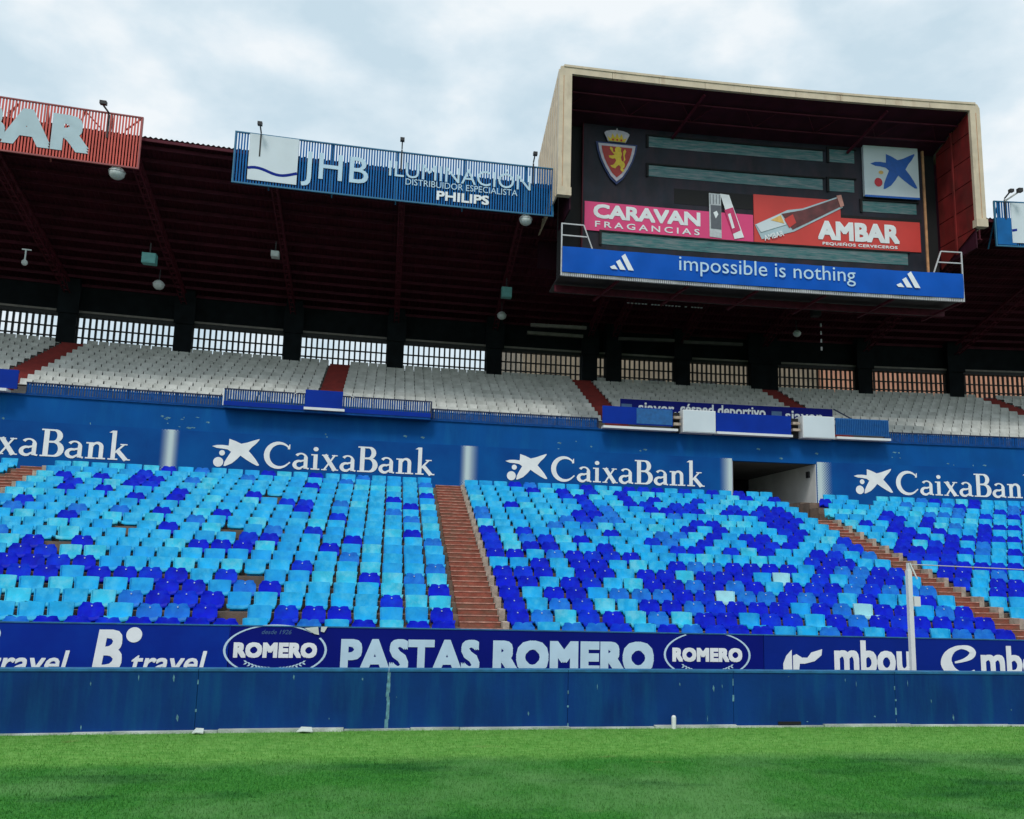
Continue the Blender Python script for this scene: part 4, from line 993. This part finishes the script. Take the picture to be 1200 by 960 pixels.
for i, (px_, py_, lab) in enumerate(((128, 137, 'bent black lamp arm on the red roof sign'), (306, 160, 'black lamp arm over the white wave panel'), (471, 178, 'upright black lamp arm in the middle of the blue sign'), (625, 194, 'black lamp arm at the right end of the blue sign'), (1177, 236, 'twin lamp arm on the right-edge roof sign'))):
    x, z = L(px_, py_); t = root_at('sign_lamp', lab, 'lamp', x, YS, z-.3, 'lamps reaching over the roof signs')
    part('post', MB().bar((x, YS-.02, z-.9), (x, YS-.02, z+.08), .06, .06), M['dark_steel'], t)
    part('arm', MB().bar((x, YS-.02, z+.13), (x-.16 if i == 0 else x, YS-.45, z+.30), .05, .05), M['dark_steel'], t)
    part('head', MB().box(x-(.22 if i == 0 else .09), x+(.02 if i == 0 else .09), YS-.6, YS-.42, z+.24, z+.38), M['dark_steel'], t)
    if i == 4: part('head', MB().box(x+.25, x+.45, YS-.7, YS-.5, z+.22, z+.40), M['dark_steel'], t); part('arm', MB().bar((x, YS-.02, z+.0), (x+.4, YS-.5, z+.3), .06, .06), M['white'], t)

# ------------------------------------------------------------------ scoreboard
YQ = 37.0; YD = 39.8
t = root_at('scoreboard', 'large scoreboard housing with cream frame and red inner walls above the roof edge', 'scoreboard', 16.3, YQ, 15)
xa, xb, xi, xj = 6.48, 26.05, 7.04, 25.58; zb0, zt, zi = 17.75, 23.72, 23.33
mb = MB(); SB = -.32
def zr(z, y): return z+SB*(y-YQ)
def slopebox(x0, x1, y0, y1, zlo0, zhi0, zlo1, zhi1, seg=1.5):
    mb = MB(); n = max(1, int((x1-x0)/seg)); vs = []
    for i in range(n+1):
        x = x0+(x1-x0)*i/n; vs += [(x, y0, zlo0), (x, y1, zlo1), (x, y1, zhi1), (x, y0, zhi0)]
    fs = [(0, 1, 2, 3), tuple(4*n+q for q in (3, 2, 1, 0))]
    for i in range(n):
        for q in range(4): a = 4*i+q; b = 4*i+(q+1) % 4; fs.append((a, a+4, b+4, b))
    return mb.add(vs, fs)
YE = 42.6
part('roof_panel', slopebox(xa+.06, xb-.06, YQ+.05, YE, zt-.13, zt-.05, zr(zt-.13, YE), zr(zt-.05, YE)), M['cream'], t)
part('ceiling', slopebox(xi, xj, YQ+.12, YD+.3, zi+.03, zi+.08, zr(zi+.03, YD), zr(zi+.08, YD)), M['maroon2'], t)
nseg = 9                                   # cream fascia in lengths, with slim joints
for i in range(nseg):
    a = xa+.25+(xb-xa-.5)*i/nseg; b = xa+.25+(xb-xa-.5)*(i+1)/nseg
    part('frame_top', MB().box(a+.008, b-.008, YQ, YQ+.16, zi, zt-.02, 1.2), M['cream'], t)
mb = MB().box(xa+.2, xb-.2, YQ-.035, YQ+.0, zt-.10, zt, 1.2); part('gutter_lip', mb, M['cream'], t)
for s, (a, b) in enumerate(((xa, xi), (xj, xb))):
    o0 = a if s == 0 else b; sg = 1 if s == 0 else -1
    pr = [(o0, zb0+.35), (o0, zt-.28), (o0+sg*.10, zt-.08), (o0+sg*.26, zt-.02), (o0+sg*.26, zi), (b if s == 0 else a, zi), (b if s == 0 else a, zb0+.35)]
    part('frame_side', MB().prism(pr, YQ, YQ+.16), M['cream'], t)
    part('frame_groove', MB().box(o0+sg*.2-.012, o0+sg*.2+.012, YQ-.01, YQ-.002, zb0+.4, zt-.5), M['gold'], t)
    part('frame_foot', MB().box(a-.03, b+.03, YQ-.06, YQ+.25, zb0-.02, zb0+.34), M['cream'], t)
# outer side walls, dropping with the roof
for nm, x0, x1, m_ in (('outer_wall', xa, xa+.06, M['cream']), ('outer_wall', xb-.06, xb, M['cream'])):
    part(nm, slopebox(x0, x1, YQ+.165, YE, zb0+.05, zt-.14, zb0+.0, zr(zt-.14, YE)), m_, t)
for i in range(9):
    y = YQ+.5+.55*i; part('wall_rib', MB().box(xa-.03, xa-.002, y-.03, y+.03, zb0+.1, zr(zt-.25, y)), M['cream'], t)
# inner red cladding panels on the right wall, dark on the left
zs = [16.6, 17.7, 18.85, 20.0, 21.15, 22.3, 23.3]
for i in range(6):
    for (ya, yb_) in ((YQ+.18, YQ+1.42), (YQ+1.50, YD-.02)):
        lo0, lo1 = zs[i]+.02, zs[i+1]-.02
        if i == 5: part('red_panel', slopebox(xj-.02, xj+.03, ya, yb_, lo0, zr(zi, ya), lo0, zr(zi, yb_)), M['redpanel'], t)
        elif i == 0: part('red_panel', slopebox(xj-.02, xj+.03, ya, yb_, 17.7-.55*(ya-YQ)/1.4, lo1, 17.7-.55*(yb_-YQ)/1.4, lo1), M['redpanel'], t)
        else: part('red_panel', MB().box(xj-.02, xj+.03, ya, yb_, lo0, lo1), M['redpanel'], t)
part('inner_post', MB().box(xj-.09, xj-.03, YQ+1.40, YQ+1.52, 16.9, 22.9), M['redpanel'], t)
part('inner_backing', MB().box(xj+.04, xj+.09, YQ+.17, YE, 16.8, 22.0), M['maroon2'], t)
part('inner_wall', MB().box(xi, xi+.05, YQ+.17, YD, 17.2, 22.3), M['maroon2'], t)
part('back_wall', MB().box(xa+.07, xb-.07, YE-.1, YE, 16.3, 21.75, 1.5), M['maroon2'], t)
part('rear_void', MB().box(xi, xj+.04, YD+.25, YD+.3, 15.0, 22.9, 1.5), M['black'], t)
for i, px_ in enumerate((787, 990)):        # ceiling bracing
    x = at(px_, 140, YD)[0]
    part('ceiling_brace', MB().bar((x+.75, YQ+.3, zr(zi, YQ+.3)-.06), (x, YD-.1, zr(zi, YD)-.25), .10, .10), M['purlin'], t)
for i in range(12):
    x = xi+.8+1.5*i; part('ceiling_brace', MB().bar((x, YQ+.95, zr(zi, YQ+.95)-.03), (x+.75*(1 if i % 2 else -1), YQ+1.95, zr(zi, YQ+1.95)-.03), .03, .03), M['purlin'], t)
for y in (YQ+.9, YQ+1.9): part('ceiling_rail', MB().box(xi, xj, y, y+.08, zr(zi, y)-.07, zr(zi, y)-.01, 1.5), M['purlin'], t)
# the board itself
bx0, bx1, bz0, bz1 = 8.17, 24.83, 15.3, 22.90
part('board_face', MB().box(bx0, bx1, YD, YD+.2, bz0, bz1, 1.2), M['board'], t)
part('board_edge', MB().box(bx0-.05, bx0-.004, YD-.04, YD+.2, bz0, bz1), M['truss'], t); part('board_edge', MB().box(bx1+.004, bx1+.11, YD-.06, YD+.2, bz0, bz1), M['gold'], t)
yb = YD-.01
D = lambda px_, py_: at(px_, py_, YD)
def rect(name, tl, br, m, d=.03, bev=True):
    a = D(*tl); b = D(*br); return part(name, MB().box(a[0], b[0], YD-d, YD-.003, b[1], a[1], 1.2), m, t), (a[0], b[0], b[1], a[1])
led = [((760, 160), (964, 189.5)), ((971, 175), (1001, 192)), ((760, 193.5), (964, 223)), ((971, 209.5), (1001, 226)), ((705, 272), (1064, 311)), ((1010, 235.5), (1074, 252))]
for a, b in led:
    rect('led_strip', a, b, M['led'], .02)
    p = D(*a); q = D(*b); part('strip_frame', MB().box(p[0]-.12, p[0]-.01, YD-.08, YD-.003, q[1]-.05, p[1]+.05).box(p[0]-.12, q[0]+.1, YD-.08, YD-.003, p[1]+.01, p[1]+.08, 1.2), M['black'], t)
rect('dark_recess', (790, 221), (882, 246), M['black'], .012)
rect('dark_recess', (985, 252), (1080, 262), M['black'], .014)
# pink banner
pk, (a0, a1, c0, c1) = rect('pink_banner', (685, 236), (882.5, 285.5), M['pink'], .06)
c1 = D(685, 236)[1]; c0 = D(882, 284.5)[1]
p = D(695, 250); q = D(820, 250); H_ = c1-c0; yy = YD-.075
text('CARAVAN', p[0], q[0], c0+.42*H_, c0+.93*H_, yy, M['ink'], pk, .045, 0, .97)
p = D(697, 250); q = D(819, 250); text('FRAGANCIAS', p[0], q[0], c0+.10*H_, c0+.32*H_, yy, M['ink'], pk, .02, 0, 1.45)
def quad(pts, m, d, par, name='print'): return poly(name, [D(*p_) for p_ in pts], YD-d, m, par)
quad(((830, 227), (844, 228.5), (845, 280), (831, 278)), M['silver'], .08, pk, 'tube_print'); quad(((832, 241), (844, 242), (844.5, 270), (832.5, 268.5)), M['greyink'], .088, pk); quad(((835, 250), (839, 248), (841, 252), (838, 257)), M['ink'], .095, pk)
quad(((843, 228), (853.5, 229.5), (871, 279), (860, 281)), M['ink'], .09, pk, 'tube_print'); quad(((848, 247), (858, 244), (867, 271), (858, 275)), M['pinkdeep'], .098, pk); quad(((852, 252), (855, 251), (860, 268), (857, 269)), M['ink'], .105, pk)
for i in range(4): quad(((831+3.6*i, 228.5+.3*i), (831.8+3.6*i, 228.6+.3*i), (831.9+3.6*i, 240), (831.1+3.6*i, 240)), M['greyink'], .09, pk)
# red banner
p = D(882.5, 228); q = D(986, 290); r_ = D(1079, 297); zm = D(1079, 261.5)[1]; zlow = D(882.5, 284)[1]
rb = part('red_banner', MB().box(p[0], q[0], YD-.045, YD-.003, zlow, p[1], .8).box(q[0], r_[0], YD-.045, YD-.003, zlow, zm, .8), M['red'], t)
bt = quad(((884, 264), (922, 247), (940, 245), (982, 231), (987, 244), (946, 264), (930, 272), (892, 281)), M['ink_grey'], .065, rb, 'bottle_print')
quad(((915, 251.5), (940, 247), (981, 233), (985, 242.5), (945, 262), (928, 270)), M['bottle'], .080, bt); quad(((885, 264), (914, 251.5), (921, 264), (891, 273)), M['panelwhite'], .092, bt); quad(((902, 259), (914, 253), (918, 263)), M['doty'], .102, bt)
quad(((918, 258), (928, 252), (932, 262), (924, 268)), M['red'], .10, bt)
quad(((979, 230.5), (984.5, 229.5), (988, 242), (984, 244.5)), M['brownline'], .104, bt)
p = D(895, 284); q = D(921, 272)
text('AMBAR', p[0]+.02, p[0]+1.02, p[1]+.04, p[1]+.30, YD-.112, M['ink'], rb, .02, 0, 1, rot=.33)
p = D(958, 280); q = D(1053, 272); text('AMBAR', p[0], q[0], D(1000, 284)[1]+.02, D(1000, 262)[1]+.02, YD-.07, M['ink'], rb, .05)
p = D(963, 280); q = D(1050, 272); text('PEQUEÑOS CERVECEROS', p[0], q[0], D(1000, 291)[1]+.03, D(1000, 287)[1]+.06, YD-.07, M['ink'], rb, .03, 0, 1.1)
# star sign box
sb, (a0, a1, c0, c1) = rect('star_sign', (1009, 168.5), (1075.5, 234.5), M['panelwhite'], .18)
c1 = D(1009, 169)[1]; c0 = D(1075, 235)[1]
part('sign_base', MB().box(a0, a1, YD-.20, YD-.183, c0-.05, c0+.05), M['starblue'], sb)
sx0 = D(1018, 200)[0]; sx1 = D(1071, 200)[0]; T0 = D(1045, 224)[1]; T1 = D(1045, 181)[1]
poly('star_emblem', [(sx0+u*(sx1-sx0), T0+v*(T1-T0)) for u, v in STAR], YD-.19, M['starblue'], sb)
c = D(1027, 215.5); poly('emblem_dot', ell(c[0], c[1], .20, .22), YD-.19, M['dotred'], sb); c = D(1030, 204); poly('emblem_dot', ell(c[0], c[1], .12, .09), YD-.19, M['doty'], sb)
# crest
cx, _ = D(722, 200)
def shield(s, dz=0):
    w_, zt_, zb_ = .92*s, 21.62, 19.75
    R_ = [(w_, zt_), (w_*.93, 21.25), (w_*.80, 20.85), (w_*.58, 20.42), (w_*.30, 20.0), (0, zb_)]
    zc = 20.9
    pts = [(cx+x, zc+(z-zc)*s) for x, z in R_]+[(cx-x, zc+(z-zc)*s) for x, z in R_[-2::-1]]
    return pts
cr_ = poly('crest', shield(1.08), YD-.005, M['shield_blue'], t, .09)
poly('silver_rim', shield(.97), YD-.11, M['shield_rim'], cr_, .02); poly('red_field', shield(.80), YD-.135, M['shield_red'], cr_, .012)
lion = [(-.30, 21.28), (-.38, 21.42), (-.33, 21.50), (-.22, 21.42), (-.20, 21.22), (-.08, 21.24), (-.12, 21.38), (-.05, 21.50), (.10, 21.53), (.22, 21.45), (.20, 21.30), (.26, 21.15), (.20, 20.98), (.24, 20.80), (.36, 20.72), (.42, 20.60), (.38, 20.45),
        (.30, 20.38), (.40, 20.28), (.30, 20.20), (.18, 20.30), (.20, 20.46), (.10, 20.56), (.00, 20.48), (-.08, 20.36), (-.26, 20.40), (-.34, 20.50), (-.20, 20.54), (-.12, 20.62), (-.04, 20.78), (-.10, 20.90), (-.24, 20.86), (-.40, 20.92), (-.42, 21.02), (-.28, 21.02), (-.12, 21.08), (-.16, 21.12)]
lion = [(cx+x*.92, 20.93+(z-20.93)*.92) for x, z in lion]; poly('lion', lion, YD-.145, M['yellow'], cr_, .015)
poly('lion_tail', [(cx+x, z-.03) for x, z in ((.30, 20.75), (.40, 20.9), (.36, 21.1), (.44, 21.3), (.38, 21.42), (.30, 21.3), (.30, 21.1), (.33, 20.92))], YD-.146, M['yellow'], cr_, .014)
crown = [(-.42, 21.70), (-.58, 22.05), (-.60, 22.12), (-.50, 22.20), (-.30, 22.26), (-.05, 22.28), (0, 22.40), (.05, 22.28), (.30, 22.26), (.50, 22.20), (.60, 22.12), (.58, 22.05), (.42, 21.70)]
cw = poly('crown', [(cx+x, z+.02) for x, z in crown], YD-.08, M['shield_rim'], cr_, .06)
poly('crown_gold', [(cx+x, z) for x, z in ((-.38, 21.73), (-.46, 21.95), (-.30, 21.85), (-.22, 22.12), (-.10, 21.90), (0, 22.15), (.10, 21.90), (.22, 22.12), (.30, 21.85), (.46, 21.95), (.38, 21.73))], YD-.155, M['yellow'], cr_, .01)
for u in (-.2, 0, .2): poly('crown_jewel', ell(cx+u, 21.80, .05, .05, 10), YD-.17, M['dotred'], cr_, .008)

# catwalk with the blue banner
cz0, cz1 = 14.33, 15.46; ca, cb = 6.70, 24.78
t = root_at('catwalk', 'steel catwalk hanging in front of the scoreboard with white end rails', 'catwalk', 15.7, YQ, 14.2)
part('deck', MB().box(ca, cb, YQ+.12, YD+.1, 14.32, 14.40, 1.5), M['dark_steel'], t)
mb = MB(); x = ca
while x < cb-.05: mb.box(x, x+.06, YQ-.0, YQ+.08, 14.20, 14.345); x += .085
part('fringe', mb, M['metal'], t, kind='stuff'); part('front_rail', MB().box(ca, cb, YQ+.082, YQ+.119, 14.20, 14.36, 1.5), M['metal'], t)
for s, x in ((1, ca), (-1, cb)):
    part('end_post', MB().bar((x, YQ+.02, 14.2), (x, YQ+.02, 16.5), .055, .055), M['metal'], t)
    part('end_rail', MB().bar((x, YQ+.02, 16.48), (x+s*.95, YQ+.02, 16.48), .05, .05).bar((x, YQ+.02, 15.97), (x+s*1.1, YQ+.02, 15.97), .05, .05), M['metal'], t)
    part('end_rail', MB().bar((x+s*.95, YQ+.02, 16.48), (x+s*1.35, YQ+.02, 15.4), .05, .05), M['metal'], t)
for i in range(6):
    x = ca+2.2+3.1*i; part('strut', MB().bar((x+.3, YQ+.15, 14.2), (x-.3, YQ+2.2, 13.9), .10, .10), M['truss'], t)
part('under_beam', MB().box(ca, cb, YQ+1.5, YQ+1.62, 13.95, 14.25, 1.5), M['truss'], t)
t = root_at('advertising_banner', 'long bright blue banner reading impossible is nothing below the scoreboard', 'banner', 15.7, YQ, cz0)
n = 120; vs = []; fs = []
for i in range(n+1):
    x = ca+.03+(cb-ca-.06)*i/n
    for j in range(4):
        z = cz0+.02+(cz1-cz0-.02)*j/3; vs.append((x, YQ-.05+.018*math.sin(x*1.9+j*1.1)+.012*math.sin(x*5.1-j*.8)+(.0 if j in (0, 3) else -.012), z))
for i in range(n):
    for j in range(3): a = i*4+j; fs.append((a, a+4, a+5, a+1))
o = part('cloth', MB().add(vs, fs), M['banner'], t, smooth=True)
B = lambda px_, py_: at(px_, py_, YQ)
p = B(795, 320); q = B(1001, 320)
text('impossible is nothing', p[0], q[0], B(795, 323)[1], B(795, 300.5)[1], YQ-.11, M['ink_pale'], t, -.008, 0, 1.0)
for x0_, x1_, yb_, yt_ in ((714, 742, 316, 298), (1049, 1077, 337, 319)):
    l0 = B(x0_, yb_); l1 = B(x1_, yb_); W_ = l1[0]-l0[0]; Hh = (B(x0_, yt_)[1]-l0[1])
    for bar_ in (((.08, 0), (.33, 0), (.19, .26), (.0, .13)), ((.43, 0), (.66, 0), (.41, .62), (.25, .47)), ((.77, 0), (1.0, 0), (.63, 1.0), (.48, .83))):
        pts = [(l0[0]+u*W_, l0[1]+v*Hh*1.05) for u, v in bar_]
        poly('logo_stripe', pts, YQ-.11, M['ink'], t)

# ------------------------------------------------------------------ buildings seen through the grilles
def building(label, xa, xb, y, z1, m, seed):
    r = random.Random(seed); t = root_at('apartment_building', label, 'building', (xa+xb)/2, y, 0)
    part('wall', MB().box(xa, xb, y, y+12, 0, z1), m, t, bent=False); part('cornice', MB().box(xa-.2, xb+.2, y-.25, y-.003, z1-.4, z1), M['plaster'], t, bent=False)
    z = .2
    while z < z1-1.6:
        x = xa+1.4
        while x < xb-2:
            part('window', MB().box(x, x+1.2, y-.02, y-.003, z, z+1.1), M['win'], t, bent=False); x += 3.6
        z += 3.4
x6 = at(608, 425, 62)[0]; x9 = at(950, 440, 62)[0]
building('brown brick building behind the middle of the stand', x6, x9-.3, 60, 19.0, M['brick_brown'], 1)
building('salmon brick building behind the right part of the stand', x9, 62, 60, 19.4, M['brick_salmon'], 2)
print('objects', len(bpy.data.objects), 'cand', len(cand), 'rest', len(rest), 'white', wc, len(wrest))
